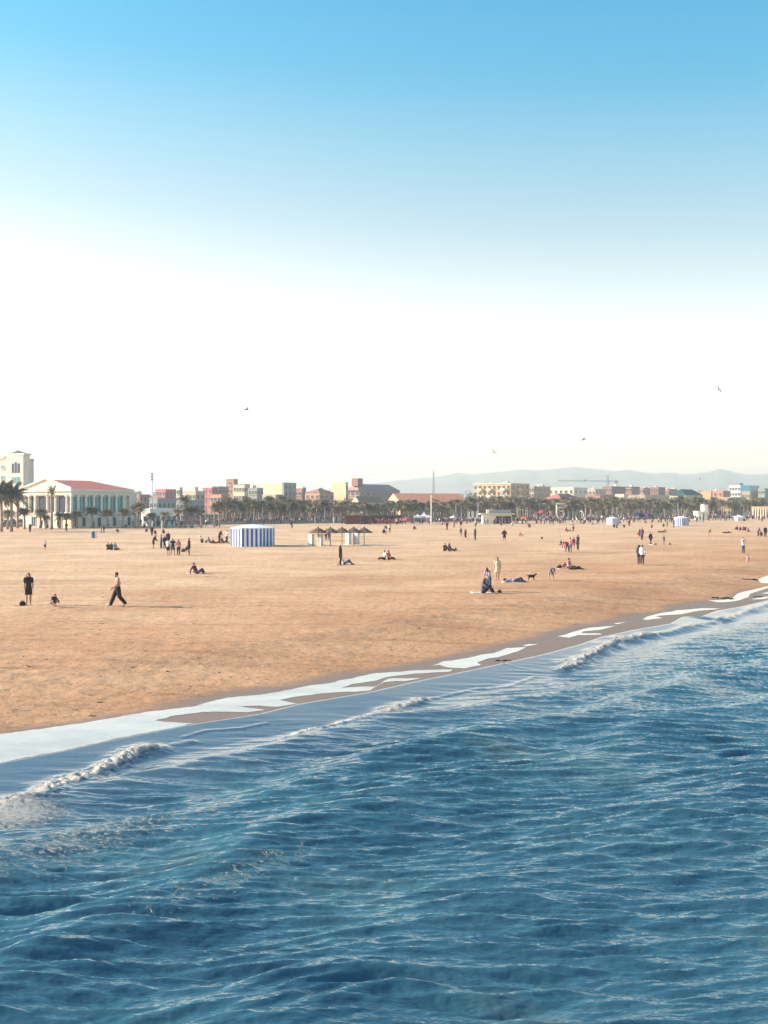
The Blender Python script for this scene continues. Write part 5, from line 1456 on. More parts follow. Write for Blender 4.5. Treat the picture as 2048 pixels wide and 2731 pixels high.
    if name == 'kneel': up(pel=(0, .12, .40), wai=(0, .02, .52), che=(0, -.14, .66), nec=(0, -.26, .74), hed=(0, -.38, .78), sL=(-.16, -.20, .70), sR=(.16, -.20, .70), eL=(-.2, -.34, .44), hL=(-.13, -.46, .14), eR=(.2, -.34, .44), hR=(.13, -.46, .14),
                           pL=(-.09, .12, .38), pR=(.09, .12, .38), kL=(-.13, -.12, .07), kR=(.13, -.12, .07), aL=(-.12, .30, .07), aR=(.12, .30, .07), tL=(-.12, .45, .05), tR=(.12, .45, .05))
    if name == 'crouch': up(pel=(0, .15, .30), wai=(0, .08, .44), che=(0, -.06, .62), nec=(0, -.14, .74), hed=(0, -.22, .84), sL=(-.16, -.08, .68), sR=(.16, -.08, .68), eL=(-.2, -.28, .46), hL=(-.1, -.5, .36), eR=(.2, -.28, .46), hR=(.1, -.5, .36),
                            pL=(-.09, .14, .29), pR=(.09, .14, .29), kL=(-.14, -.24, .48), kR=(.14, -.24, .48), aL=(-.12, .02, .09), aR=(.12, .02, .09), tL=(-.14, -.15, .035), tR=(.14, -.15, .035))
    return P
def limb(m, pts, rad, sides=10, ell=1.0, side=None):
    m.tube(pts, rad, sides, 0, ell, side)
    m.ball(pts[0], rad[0] if not isinstance(rad[0], tuple) else min(rad[0]), 0, 10, 7); m.ball(pts[-1], rad[-1] if not isinstance(rad[-1], tuple) else min(rad[-1]), 0, 10, 7)
def torso(m, P, g=0.0, low=None):
    side = (P['sR'] - P['sL']).normalized()
    pts = ([low] if low is not None else []) + [P['pel'], P['wai'], P['che'], (P['che'] * .4 + P['nec'] * .6)]
    rad = ([(.150 + g, .115 + g)] if low is not None else []) + [(.150 + g, .115 + g), (.128 + g, .098 + g), (.158 + g, .118 + g), (.10 + g, .085 + g)]
    m.tube(pts, rad, 14, 0, 1, side)
    limb(m, [P['sL'], P['che'] * .35 + P['nec'] * .65, P['sR']], [.062 + g, .08 + g, .062 + g])
def body_mb(P, fine=True):
    m = MB()
    torso(m, P)
    m.ball(P['pel'], (.14, .12, .12), 0, 12, 8)
    hd = P['hed']; nk = P['nec']; fwd = Vector((0, -1, 0))
    limb(m, [nk - (hd - nk) * .3, nk + (hd - nk) * .5], [.062, .055])
    m.ball(hd, (.076, .094, .116), 0, 14, 10)
    m.ball(hd + Vector((0, -.03, -.07)), (.055, .06, .055), 0, 10, 7)      # jaw
    m.ball(hd + Vector((0, -.098, -.015)), (.014, .022, .022), 0, 8, 6)    # nose
    for s_ in (-1, 1):
        m.ball(hd + Vector((s_ * .080, .005, -.005)), (.012, .024, .032), 0, 8, 6)   # ears
        m.ball(hd + Vector((s_ * .03, -.085, .028)), (.022, .014, .010), 0, 8, 6)    # brows
    for s_ in 'LR':
        S_, E_, H_ = P['s' + s_], P['e' + s_], P['h' + s_]
        limb(m, [S_, S_ * .5 + E_ * .5, E_], [.055, .050, .041]); limb(m, [E_, E_ * .6 + H_ * .4, H_], [.041, .042, .028])
        d = (H_ - E_).normalized(); lat = d.cross(Vector((1, 0, 0)))
        lat = lat.normalized() if lat.length > .1 else Vector((0, 1, 0)); nrm = d.cross(lat)
        m.tube([H_, H_ + d * .05, H_ + d * .09], [(.028, .02), (.040, .018), (.038, .014)], 8, 0, 1, lat)
        if fine:
            for k, L_ in enumerate((.075, .085, .08, .06)):
                b = H_ + d * .085 + lat * (.030 - .020 * k); c_ = b + d * L_ * .55 + nrm * .006
                m.tube([b, c_, c_ + d * L_ * .42 + nrm * .022], [.0095, .009, .007], 6)
            b = H_ + d * .03 + lat * .03
            m.tube([b, b + d * .035 + lat * .022, b + d * .07 + lat * .02], [.012, .010, .008], 6)
        else:
            m.ball(H_ + d * .12, .03, 0, 8, 6)
        p_, k_, a_, t_ = P['p' + s_], P['k' + s_], P['a' + s_], P['t' + s_]
        limb(m, [p_, p_ * .5 + k_ * .5, k_], [.092, .078, .056]); limb(m, [k_, k_ * .62 + a_ * .38, a_], [.056, .058, .036])
        hl = a_ + (a_ - t_).normalized() * .05 - Vector((0, 0, .03))
        limb(m, [hl, a_ * .4 + t_ * .6, t_], [.036, .040, .030])
    return m
def top_mb(P, kind):
    m = MB(); g = .022
    torso(m, P, g + (.012 if kind in ('coat', 'jumper') else 0), P['pel'] - (P['wai'] - P['pel']).normalized() * (.06 if kind != 'vest' else 0))
    for s_ in 'LR':
        S_, E_, H_ = P['s' + s_], P['e' + s_], P['h' + s_]
        if kind == 'tee': limb(m, [S_, S_ * .45 + E_ * .55], [.074, .068])
        elif kind in ('long', 'coat', 'jumper'):
            x = .008 if kind != 'long' else 0
            limb(m, [S_, E_], [.070 + x, .058 + x]); limb(m, [E_, H_], [.058 + x, .042 + x])
    if kind in ('coat', 'dress', 'longdress'):
        low = {'coat': .5, 'dress': .62, 'longdress': 1.3}[kind]
        mid = (P['kL'] + P['kR']) / 2; pp = (P['pL'] + P['pR']) / 2
        e_ = pp + (mid - pp) * low if low <= 1 else mid + ((P['aL'] + P['aR']) / 2 - mid) * (low - 1) * 2
        sep = (P['kL'] - P['kR']).length / 2
        m.tube([P['wai'], P['pel'], e_], [(.14, .115), (.175, .15), (.165 + sep * .7, .165)], 14, 0, 1, (1, 0, 0))
    return m
def bottom_mb(P, kind):
    m = MB(); g = .020
    m.ball(P['pel'], (.165, .14, .13), 0, 12, 8)
    if kind == 'skirt':
        mid = (P['kL'] + P['kR']) / 2; pp = (P['pL'] + P['pR']) / 2
        m.tube([P['wai'] * .4 + P['pel'] * .6, pp, pp + (mid - pp) * .85], [(.15, .12), (.18, .15), (.2, .18)], 14, 0, 1, (1, 0, 0))
        return m
    for s_ in 'LR':
        p_, k_, a_ = P['p' + s_], P['k' + s_], P['a' + s_]
        x = {'trousers': 0, 'wide': .03, 'shorts': .014}[kind]
        if kind == 'shorts': limb(m, [p_, p_ * .25 + k_ * .75], [.105 + x, .088 + x])
        else:
            limb(m, [p_, k_], [.106 + x, .076 + x]); limb(m, [k_, a_ + (k_ - a_) * .06], [.076 + x, .056 + x])
    return m
def hair_mb(P, kind):
    m = MB(); h = P['hed']
    m.ball(h + Vector((0, .022, .028)), (.090, .100, .106), 0, 12, 8)
    if kind in ('long', 'verylong'):
        dn = (P['che'] - P['nec']).normalized(); bk = Vector((0, .10, 0)) if abs(dn.y) < .6 else Vector((0, 0, .06))
        L_ = .22 if kind == 'long' else .38
        m.tube([h + Vector((0, .05, .03)), P['nec'] + bk * .9, P['nec'] + bk + dn * L_], [(.085, .07), (.092, .055), (.07, .03)], 12, 0, 1, (1, 0, 0))
        for s_ in (-1, 1): m.tube([h + Vector((s_ * .07, 0, .04)), h + Vector((s_ * .088, -.01, -.10)), P['nec'] + Vector((s_ * .095, -.07, -.10))], [.032, .028, .015], 8)
    if kind == 'bun': m.ball(h + Vector((0, .11, .07)), .05, 0, 10, 7)
    if kind == 'hat':
        m.tube([h + Vector((0, 0, .04)), h + Vector((0, 0, .05))], [.17, .17], 16); m.ball(h + Vector((0, 0, .09)), (.10, .11, .08), 0, 12, 8)
    return m
SKINS = [mk('skin_fair', (0.50, 0.27, 0.20), .6, .06, 12), mk('skin_tan', (0.36, 0.18, 0.12), .6, .06, 12)]
HAIRC = {'b': mk('dark_hair', (0.018, 0.013, 0.012), .6, .3, 20), 'n': mk('brown_hair', (0.075, 0.042, 0.028), .6, .3, 20), 'y': mk('fair_hair', (0.28, 0.18, 0.09), .6, .3, 20)}
CL = {}
def cloth(n, c): CL[n] = mk('cloth_' + n, c, .9, .12, 7)
for n_, c_ in dict(black=(.024, .019, .030), navy=(.03, .034, .072), white=(.72, .69, .70), grey=(.22, .22, .25), maroon=(.13, .03, .05), red=(.42, .04, .07), pink=(.56, .26, .32), orange=(.62, .13, .06), blue=(.07, .12, .26), jeans=(.06, .085, .16), khaki=(.24, .18, .12), brown=(.11, .07, .055), cream=(.62, .52, .40), purple=(.11, .06, .13), teal=(.03, .14, .17), lilac=(.36, .30, .42), slate=(.12, .13, .19)).items():
    cloth(n_, c_)
CACHE = {}
def part_mesh(ps, what, kind, vox):
    k = (ps, what, kind, vox)
    if k not in CACHE:
        P = pose(ps)
        m = {'body': lambda: body_mb(P, vox < .013), 'top': lambda: top_mb(P, kind), 'bottom': lambda: bottom_mb(P, kind), 'hair': lambda: hair_mb(P, kind)}[what]()
        CACHE[k] = remesh(m, vox, 3 if vox > .012 else 2)
        CACHE[k].name = {'body': 'person', 'top': 'shirt', 'bottom': 'trousers', 'hair': 'hair'}[what]
        CACHE[k].materials.append(SKINS[0])
    return CACHE[k]
def dress_up(o, name, ps, what, kind, mat, vox):
    c = put(name, part_mesh(ps, what, kind, vox), o)
    c.material_slots[0].link = 'OBJECT'; c.material_slots[0].material = mat
    return c
TOPN = {'tee': 'shirt', 'long': 'shirt', 'coat': 'coat', 'jumper': 'jumper', 'dress': 'dress', 'longdress': 'dress', 'vest': 'vest'}
BOTN = {'trousers': 'trousers', 'wide': 'trousers', 'shorts': 'shorts', 'skirt': 'skirt'}
def person(px, py, ps, rz, h, top, bot, hair, label, group=None, skin=0, shoes=None, vox=.02, dz=0.0):
    """px, py: the photo pixel of the feet or seat; rz: 0 faces the pier, 90 faces right"""
    p = GS(px, py)
    o = put('person', part_mesh(ps, 'body', '', vox), None, p, R(rz))
    o.location.z += dz
    o.scale = (h / 1.70,) * 3
    o.material_slots[0].link = 'OBJECT'; o.material_slots[0].material = SKINS[skin]
    tag(o, label, 'person', group)
    if top: dress_up(o, TOPN[top[0]], ps, 'top', top[0], CL[top[1]], vox)
    if bot: dress_up(o, BOTN[bot[0]], ps, 'bottom', bot[0], CL[bot[1]], vox)
    if hair: dress_up(o, 'hair' if hair[0] != 'hat' else 'hat', ps, 'hair', hair[0], HAIRC[hair[1]], vox)
    if shoes:
        P = pose(ps)
        for s_ in 'LR':
            a_, t_ = P['a' + s_], P['t' + s_]; hl = a_ + (a_ - t_).normalized() * .055 - Vector((0, 0, .03))
            m = MB(); limb(m, [hl, a_ * .4 + t_ * .6, t_ + (t_ - a_).normalized() * .03], [.050, .054, .044])
            m.build('shoe', CL[shoes], o, smooth=True)
    return o
V = .0105
# the three nearest
person(76, 1613, 'stand', 15, 1.68, ('tee', 'black'), ('skirt', 'black'), ('verylong', 'b'), 'person with long dark hair in black top and short skirt standing barelegged', vox=V)
person(142, 1618, 'crouch', 60, 1.20, ('long', 'black'), ('shorts', 'grey'), ('short', 'n'), 'child in dark top crouching and digging in the sand with long shadow', vox=V)
person(314, 1617, 'walk', -68, 1.78, None, ('wide', 'black'), ('short', 'b'), 'bare chested person in wide black trousers walking to the left', vox=V, shoes='cream')
# middle distance, left
person(120, 1466, 'stand', 10, 1.12, ('tee', 'white'), ('shorts', 'black'), ('short', 'n'), 'small child in white top and dark shorts alone on the left sand')
person(288, 1467, 'sitknees', 30, 1.70, ('long', 'black'), ('trousers', 'black'), ('short', 'b'), 'left person in black of the three seated together on the left sand', 'three seated together on the left')
person(297, 1467, 'sitknees', 10, 1.70, ('long', 'navy'), ('trousers', 'black'), ('short', 'b'), 'middle person in navy of the three seated together on the left sand', 'three seated together on the left')
person(307, 1467, 'sitlegs', 50, 1.70, ('long', 'lilac'), ('trousers', 'navy'), ('short', 'n'), 'right person in lilac of the three seated together on the left sand', 'three seated together on the left')
person(80, 1420, 'stand', 0, 1.75, ('coat', 'black'), ('trousers', 'black'), ('short', 'b'), 'dark standing figure at the sand edge before the portico, left one')
person(177, 1418, 'stand2', 40, 1.75, ('coat', 'navy'), ('trousers', 'black'), ('short', 'b'), 'dark standing figure at the sand edge below the hotel corner')
person(270, 1422, 'stand', 90, 1.6, ('tee', 'khaki'), ('trousers', 'khaki'), ('short', 'n'), 'khaki figure beside a dark one before the teal colonnade')
person(277, 1422, 'stand', -90, 1.7, ('coat', 'black'), ('trousers', 'black'), ('short', 'b'), 'dark figure beside a khaki one before the teal colonnade')
person(314, 1421, 'crouch', -60, 1.6, ('long', 'brown'), ('trousers', 'brown'), ('short', 'b'), 'brown clad crouching figure before the last colonnade window')
GL = 'people in the large group left of the striped tent'
person(409, 1463, 'lean', 80, 1.72, ('long', 'black'), ('shorts', 'maroon'), ('short', 'b'), 'person in black top and maroon shorts leaning at the left of the group', GL)
person(405, 1430, 'stand', 0, 1.72, ('coat', 'black'), ('trousers', 'black'), ('short', 'b'), 'dark figure standing against the left pale volleyball post', GL)
person(391, 1419, 'sitknees', 0, 1.6, ('long', 'maroon'), ('trousers', 'black'), ('short', 'b'), 'maroon seated figure left of the volleyball posts', GL)
person(413, 1425, 'sitknees', 30, 1.6, ('long', 'black'), ('trousers', 'black'), ('short', 'b'), 'dark seated figure between the volleyball posts', GL)
person(437, 1424, 'crouch', -30, 1.6, ('long', 'maroon'), ('trousers', 'maroon'), ('short', 'b'), 'maroon crouching figure right of the volleyball posts', GL)
person(430, 1463, 'stand2', -60, 1.68, ('long', 'slate'), ('trousers', 'navy'), ('short', 'n'), 'slate clad person behind the left of the row of friends', GL)
person(439, 1464, 'stand', 40, 1.60, ('long', 'navy'), ('trousers', 'black'), ('short', 'b'), 'navy clad person behind the shoulder of the slate one', GL)
person(448, 1456, 'stand', 0, 1.78, ('coat', 'black'), ('trousers', 'black'), ('short', 'b'), 'tall person in black standing farthest back in the group', GL)
person(448, 1481, 'stand2', 160, 1.70, ('tee', 'white'), ('shorts', 'black'), ('short', 'b'), 'person in white shirt and black shorts at the front left of the group', GL)
person(461, 1481, 'hips', 175, 1.74, ('tee', 'navy'), ('shorts', 'slate'), ('short', 'b'), 'person in navy shirt with hands on hips between two white shirts', GL)
person(476, 1482, 'stand2', 200, 1.68, ('tee', 'pink'), ('trousers', 'black'), ('short', 'n'), 'person in pale pink shirt and black trousers at the front right of the row', GL)
person(504, 1481, 'stand', -80, 1.80, ('coat', 'black'), ('trousers', 'black'), ('short', 'b'), 'tallest person in long black coat at the right end of the group', GL)
person(497, 1470, 'crouch', 80, 1.2, ('long', 'black'), ('trousers', 'black'), ('short', 'b'), 'small dark crouching child behind the tall black coat', GL)
person(525, 1531, 'sitback', 62, 1.75, ('long', 'maroon'), ('trousers', 'black'), ('short', 'b'), 'person in maroon top and black trousers leaning back alone on the sand')
GT = 'people lying left of the striped tent'
person(538, 1448, 'sitknees', 20, 1.4, ('long', 'brown'), ('trousers', 'black'), ('short', 'b'), 'small brown seated figure farthest left of those beside the tent', GT)
person(561, 1448, 'sitback', 70, 1.7, ('long', 'grey'), ('trousers', 'brown'), ('short', 'n'), 'grey clad person sitting back among those beside the tent', GT)
person(576, 1449, 'lie', 80, 1.7, ('long', 'maroon'), ('trousers', 'maroon'), ('short', 'b'), 'maroon clad person lying beside the standing black one', GT)
person(585, 1446, 'lean', 60, 1.75, ('coat', 'black'), ('trousers', 'black'), ('short', 'b'), 'person in black stooping over those lying beside the tent', GT)
person(596, 1449, 'sitback', 70, 1.7, ('long', 'black'), ('trousers', 'black'), ('short', 'b'), 'dark person reclining closest to the striped tent', GT)
person(605, 1448, 'stand2', -50, 1.75, ('tee', 'white'), ('trousers', 'navy'), ('short', 'b'), 'person in white shirt standing at the left edge of the striped tent', GT)
# by the parasols
person(869, 1441, 'stand', 10, 1.72, ('tee', 'cream'), ('trousers', 'black'), ('short', 'b'), 'person in pale top standing behind the sunbeds under the parasols')
person(877, 1441, 'stand2', -30, 1.60, ('long', 'maroon'), ('trousers', 'purple'), ('short', 'b'), 'person in maroon standing behind the sunbeds under the parasols')
person(908, 1507, 'stand', 80, 1.72, ('coat', 'black'), ('trousers', 'black'), ('long', 'b'), 'person in long black coat standing beside the man in white shirt')
person(918, 1506, 'sitback', 75, 1.76, ('tee', 'white'), ('trousers', 'jeans'), ('short', 'b'), 'person in white shirt and jeans sitting on a dark towel')
person(1025, 1493, 'sitlegs', -55, 1.74, ('tee', 'white'), ('trousers', 'black'), ('short', 'n'), 'left of the seated couple, in white shirt', 'seated couple mid beach')
person(1037, 1493, 'sitlegs', 55, 1.70, ('tee', 'orange'), ('trousers', 'black'), ('short', 'b'), 'right of the seated couple, in orange shirt', 'seated couple mid beach')
person(1023, 1424, 'crouch', 30, 1.75, ('coat', 'black'), ('trousers', 'black'), ('short', 'b'), 'dark person crouching beside two pale ones before the maroon bar')
person(1030, 1424, 'lean', -30, 1.66, ('long', 'navy'), ('shorts', 'white'), ('long', 'b'), 'person in navy top and white shorts before the maroon bar')
person(1039, 1422, 'stand', 0, 1.80, ('tee', 'cream'), ('trousers', 'khaki'), ('short', 'n'), 'person in cream top and khaki trousers before the maroon bar')
person(1104, 1412, 'sitknees', 40, 1.7, ('long', 'brown'), ('trousers', 'black'), ('short', 'b'), 'brown seated figure alone left of the flagpole')
person(779, 1408, 'sitknees', 0, 1.6, ('long', 'khaki'), ('trousers', 'khaki'), ('short', 'b'), 'small khaki seated figure at the sand edge behind the parasols')
# centre
person(1192, 1414, 'stand', 20, 1.75, ('long', 'brown'), ('trousers', 'brown'), ('short', 'n'), 'brown clad figure standing alone right of the flagpole')
person(1211, 1408, 'stride', 60, 1.72, ('tee', 'orange'), ('trousers', 'navy'), ('short', 'b'), 'person in orange top walking right of the flagpole')
GV = 'players on the middle sand'
person(1229, 1436, 'walk', 50, 1.70, ('tee', 'slate'), ('shorts', 'grey'), ('short', 'b'), 'player in slate shirt striding, left of the pair', GV)
person(1241, 1443, 'walk', 60, 1.80, ('vest', 'maroon'), ('shorts', 'black'), ('short', 'n'), 'player in maroon vest striding with legs apart', GV)
person(1267, 1441, 'stand', -70, 1.80, ('coat', 'black'), ('trousers', 'black'), ('short', 'b'), 'tall player all in black facing the other two', GV)
person(1268, 1406, 'stand2', 0, 1.75, ('tee', 'white'), ('trousers', 'black'), ('short', 'b'), 'person in white top seen just above the tall black player', GV)
person(1229, 1408, 'stand', 40, 1.7, ('coat', 'black'), ('shorts', 'khaki'), ('short', 'b'), 'dark figure seen just above the striding players', GV)
person(1345, 1446, 'hips', 20, 1.80, ('coat', 'black'), ('shorts', 'slate'), ('short', 'b'), 'person in black coat and slate shorts alone in the middle of the sand')
person(1386, 1431, 'sitknees', 80, 1.5, ('long', 'orange'), ('trousers', 'orange'), ('short', 'n'), 'bright orange clad child sitting alone on the sand')
person(1412, 1407, 'sitlegs', 0, 1.75, ('coat', 'black'), ('trousers', 'black'), ('short', 'b'), 'dark seated figure before the orange clad crowd right of the kiosk')
person(1186, 1470, 'sitknees', 30, 1.72, ('long', 'black'), ('trousers', 'black'), ('short', 'b'), 'left of the pair seated mid beach, in black', 'pair seated with brown bag')
person(1199, 1470, 'sitlegs', 60, 1.70, ('long', 'purple'), ('trousers', 'navy'), ('long', 'b'), 'right of the pair seated mid beach, in purple', 'pair seated with brown bag')
# right of centre, near
person(1326, 1551, 'stand', -10, 1.66, ('dress', 'cream'), None, ('long', 'b'), 'barefoot person in cream dress standing on the sand', vox=.014)
person(1304, 1578, 'lean', -40, 1.55, ('tee', 'lilac'), ('trousers', 'jeans'), ('long', 'b'), 'person in lilac top and jeans leaning over the dark seated one', vox=.014)
person(1290, 1583, 'sitknees', 65, 1.74, ('long', 'slate'), ('trousers', 'black'), ('long', 'b'), 'dark haired person in slate top sitting on the white towel', vox=.014)
person(1372, 1553, 'lie', 75, 1.66, ('tee', 'lilac'), ('trousers', 'navy'), ('long', 'b'), 'person lying on a pale towel beside the dog', vox=.014)
person(1470, 1548, 'bend', 10, 1.30, ('tee', 'slate'), ('shorts', 'grey'), ('short', 'b'), 'child in slate shirt bending down with legs apart', vox=.014)
person(1518, 1517, 'sitlegs', 50, 1.66, ('tee', 'pink'), ('trousers', 'black'), ('bun', 'b'), 'person in pink top with hair bun seated on the pink towel')
person(1504, 1517, 'crouch', 60, 1.0, ('tee', 'maroon'), ('shorts', 'navy'), ('short', 'b'), 'small child in maroon beside the seated pink top')
person(1533, 1519, 'lie', 88, 1.4, ('tee', 'brown'), ('trousers', 'black'), ('short', 'b'), 'dark figure stretched out right of the seated pink top')
GR = 'people gathered right of the leaning pole'
person(1494, 1457, 'crouch', 20, 1.5, ('long', 'grey'), ('trousers', 'khaki'), ('short', 'n'), 'grey clad child crouching at the foot of the leaning pole', GR)
person(1512, 1472, 'bend', -60, 1.72, ('long', 'red'), ('trousers', 'black'), ('short', 'b'), 'person in red top bending forward', GR)
person(1521, 1474, 'stand2', 150, 1.66, ('tee', 'pink'), ('trousers', 'slate'), ('short', 'b'), 'person in pale pink top standing right of the red one', GR)
person(1530, 1470, 'stride', 40, 1.60, ('tee', 'red'), ('shorts', 'pink'), ('short', 'n'), 'person in red shirt half hidden behind the pink top', GR)
person(1541, 1467, 'stand', -70, 1.80, ('coat', 'black'), ('trousers', 'black'), ('short', 'b'), 'tall person all in black right of the red and pink group', GR)
person(1514, 1418, 'sitback', 60, 1.7, ('long', 'maroon'), ('trousers', 'brown'), ('short', 'b'), 'maroon figure sitting back above the red and pink group')
person(1529, 1418, 'stand', 0, 1.2, ('long', 'brown'), ('trousers', 'brown'), ('short', 'b'), 'small brown standing figure above the red and pink group')
# right
person(1704, 1506, 'stand', 120, 1.72, ('coat', 'black'), ('trousers', 'purple'), ('long', 'b'), 'person in black coat walking close beside one in white')
person(1713, 1507, 'stride', 170, 1.74, ('jumper', 'white'), ('trousers', 'brown'), ('short', 'b'), 'person in white jumper walking close beside a black coat')
person(1712, 1441, 'stand', -40, 1.85, ('coat', 'purple'), ('trousers', 'black'), ('short', 'b'), 'tall person in dark purple coat carrying a red bag')
person(1706, 1432, 'stand2', 40, 1.35, ('long', 'navy'), ('trousers', 'navy'), ('short', 'b'), 'smaller navy clad person behind the dark purple coat')
person(1735, 1454, 'stride', 30, 1.66, ('coat', 'navy'), ('trousers', 'navy'), ('short', 'b'), 'person in navy coat with white shoes', shoes='white')
person(1770, 1454, 'stand', 10, 1.25, ('tee', 'grey'), ('trousers', 'pink'), ('short', 'n'), 'child in grey top and pink trousers')
person(1765, 1420, 'lie', 80, 1.7, ('long', 'black'), ('trousers', 'black'), ('short', 'b'), 'dark figure lying above the child in pink trousers')
person(1773, 1420, 'sitknees', 0, 1.4, ('long', 'khaki'), ('trousers', 'khaki'), ('short', 'n'), 'khaki seated child next to the dark lying figure')
person(1891, 1431, 'lean', 70, 1.3, ('long', 'maroon'), ('trousers', 'orange'), ('short', 'b'), 'child in maroon leaning over below the white cube kiosk')
person(1938, 1422, 'lie', 85, 1.7, ('long', 'brown'), ('trousers', 'black'), ('short', 'b'), 'dark figure lying flat left of the maroon seated party')
GS_ = 'maroon seated party on the right'
for k, (px, py, c_, ps_) in enumerate([(1966, 1413, 'maroon', 'sitknees'), (1974, 1415, 'purple', 'sitlegs'), (1982, 1414, 'red', 'sitknees'), (1988, 1415, 'black', 'sitknees'), (1994, 1418, 'pink', 'sitlegs')]):
    person(px, py, ps_, (k * 47) % 120 - 60, 1.7, ('long', c_), ('trousers', 'black'), ('short', 'b'), f'{["first", "second", "third", "fourth", "fifth"][k]} from the left of the seated party near the right edge, in {c_}', GS_)
person(2022, 1431, 'lean', 40, 1.55, ('long', 'purple'), ('trousers', 'black'), ('short', 'b'), 'purple clad person stooping in the trio at the right edge', 'trio at the right edge')
person(2031, 1431, 'crouch', -50, 1.6, ('long', 'maroon'), ('trousers', 'purple'), ('short', 'b'), 'maroon crouching person in the trio at the right edge', 'trio at the right edge')
person(2041, 1433, 'stand', 0, 1.75, ('coat', 'black'), ('trousers', 'black'), ('short', 'b'), 'person in black standing in the trio at the right edge', 'trio at the right edge')
person(1982, 1478, 'up', 10, 1.76, ('long', 'white'), ('trousers', 'slate'), ('short', 'b'), 'person in white shirt raising both hands to the face', vox=.014)
person(1994, 1508, 'stand', 150, 0.95, ('tee', 'pink'), ('shorts', 'pink'), ('short', 'n'), 'tiny child in pink near the water at the right', vox=.014)
person(1797, 1408, 'stand', 60, 1.8, ('coat', 'black'), ('trousers', 'black'), ('short', 'b'), 'black figure standing against the left of the smaller striped tent')
for px, py, ps_, c_, lab in [(1638, 1407, 'sitknees', 'black', 'black seated figure before the pale box tent'), (1645, 1408, 'sitknees', 'brown', 'brown seated figure before the pale box tent'), (1664, 1407, 'sitlegs', 'maroon', 'maroon seated figure right of the pale box tent'), (1678, 1405, 'stand', 'black', 'small black standing figure right of the pale box tent'), (1738, 1408, 'sitknees', 'brown', 'brown seated figure in mid sand before the far crowd'), (1769, 1406, 'crouch', 'black', 'black crouching figure left of the smaller striped tent'), (1779, 1406, 'stand', 'khaki', 'khaki standing child left of the smaller striped tent')]:
    person(px, py, ps_, px % 90 - 45, 1.65 if 'child' not in lab else 1.3, ('long', c_), ('trousers', c_), ('short', 'b'), lab)

# the red bag
p = GS(1704, 1434)
thing1('red_bag', MB().ball((0, 0, .62), (.30, .12, .24), 0, 12, 8).tube([(-.12, 0, .82), (0, 0, .98), (.12, 0, .82)], [.02] * 3, 6), RED, p, 'bright red bag carried low by the tall person in dark purple', 'bag')

# --- the far crowd: one mesh a figure, clothing by height
def crowd_mesh(ps):
    P = pose(ps); m = MB()
    b = body_mb(P, False); t = top_mb(P, 'jumper'); q = bottom_mb(P, 'trousers'); h = hair_mb(P, 'short')
    for x in (b, t, q, h): m.add(x.v, x.f)
    me = remesh(m, .045, 2); me.name = 'person'
    hz_, pz_, nz_ = P['hed'], P['pel'], P['nec']
    for s_ in range(4): me.materials.append(SKINS[0])
    ax = (nz_ - pz_).normalized(); L_ = (nz_ - pz_).length
    knee_top = ps in ('stand', 'stand2', 'stride', 'walk', 'hips')
    for f in me.polygons:
        c = f.center; t_ = (c - pz_).dot(ax)
        if t_ > L_ * .98: f.material_index = 3 if (c - hz_).dot(Vector((0, 1, .8))) > -.01 else 0
        elif t_ > L_ * .12 and (knee_top or c.y > -.35): f.material_index = 1
        else: f.material_index = 2
    return me
CM = {k: crowd_mesh(k) for k in ('stand', 'stand2', 'stride', 'hips', 'sitknees', 'sitlegs')}
rc = random.Random(21)
CZ = [(60, 'below the big dark palms', 1400, 1409), (190, 'before the hotel portico', 1399, 1409), (270, 'before the left colonnade', 1399, 1409), (380, 'before the right colonnade', 1399, 1409), (480, 'before the white annex', 1397, 1408), (540, 'below the wide date palm', 1397, 1407), (606, 'by the low white counter', 1396, 1406), (690, 'behind the left of the striped tent', 1393, 1402), (780, 'behind the right of the striped tent', 1393, 1402), (850, 'left of the maroon bar', 1391, 1399), (915, 'behind the thatched parasols', 1391, 1398), (990, 'before the timber bar', 1396, 1401), (1075, 'before the red rail', 1394, 1402), (1110, 'by the low red sunshade', 1391, 1402), (1150, 'below the white marquees', 1389, 1401), (1205, 'right of the flagpole', 1389, 1401), (1245, 'by the cream sunshade', 1389, 1401), (1290, 'by the feather flags', 1390, 1402), (1370, 'before the cream kiosk', 1394, 1403), (1420, 'by the orange sunshade', 1388, 1402), (1480, 'by the tall red sunshade', 1387, 1402), (1520, 'below the white five', 1386, 1401), (1570, 'right of the white five', 1385, 1400), (1625, 'by the thin dark pole', 1384, 1400), (1690, 'right of the pale blue tent', 1383, 1399), (1740, 'by the navy sunshade', 1383, 1398), (1800, 'left of the smaller striped tent', 1382, 1398), (1860, 'right of the smaller striped tent', 1381, 1396), (1930, 'by the white cube kiosk', 1380, 1394), (2050, 'by the white topped tent', 1379, 1393)]
TOPS = ['black', 'navy', 'white', 'maroon', 'red', 'purple', 'grey', 'cream', 'blue', 'pink', 'slate', 'black', 'navy', 'purple', 'slate', 'maroon']
BOTS = ['black', 'navy', 'jeans', 'black', 'khaki', 'purple', 'slate']
def crowd_spot(lo, lim, ya, yb):
    px = rc.uniform(lo, lim); py = ya + (yb - ya) * rc.random()
    D = min(G(px, py).y, prom_D(px) + 5)
    p = AT(px, D, 0); p.z = .12 if D > prom_D(px) else float(sand_z(p.x, p.y))
    return p
lo = -4
rest = []
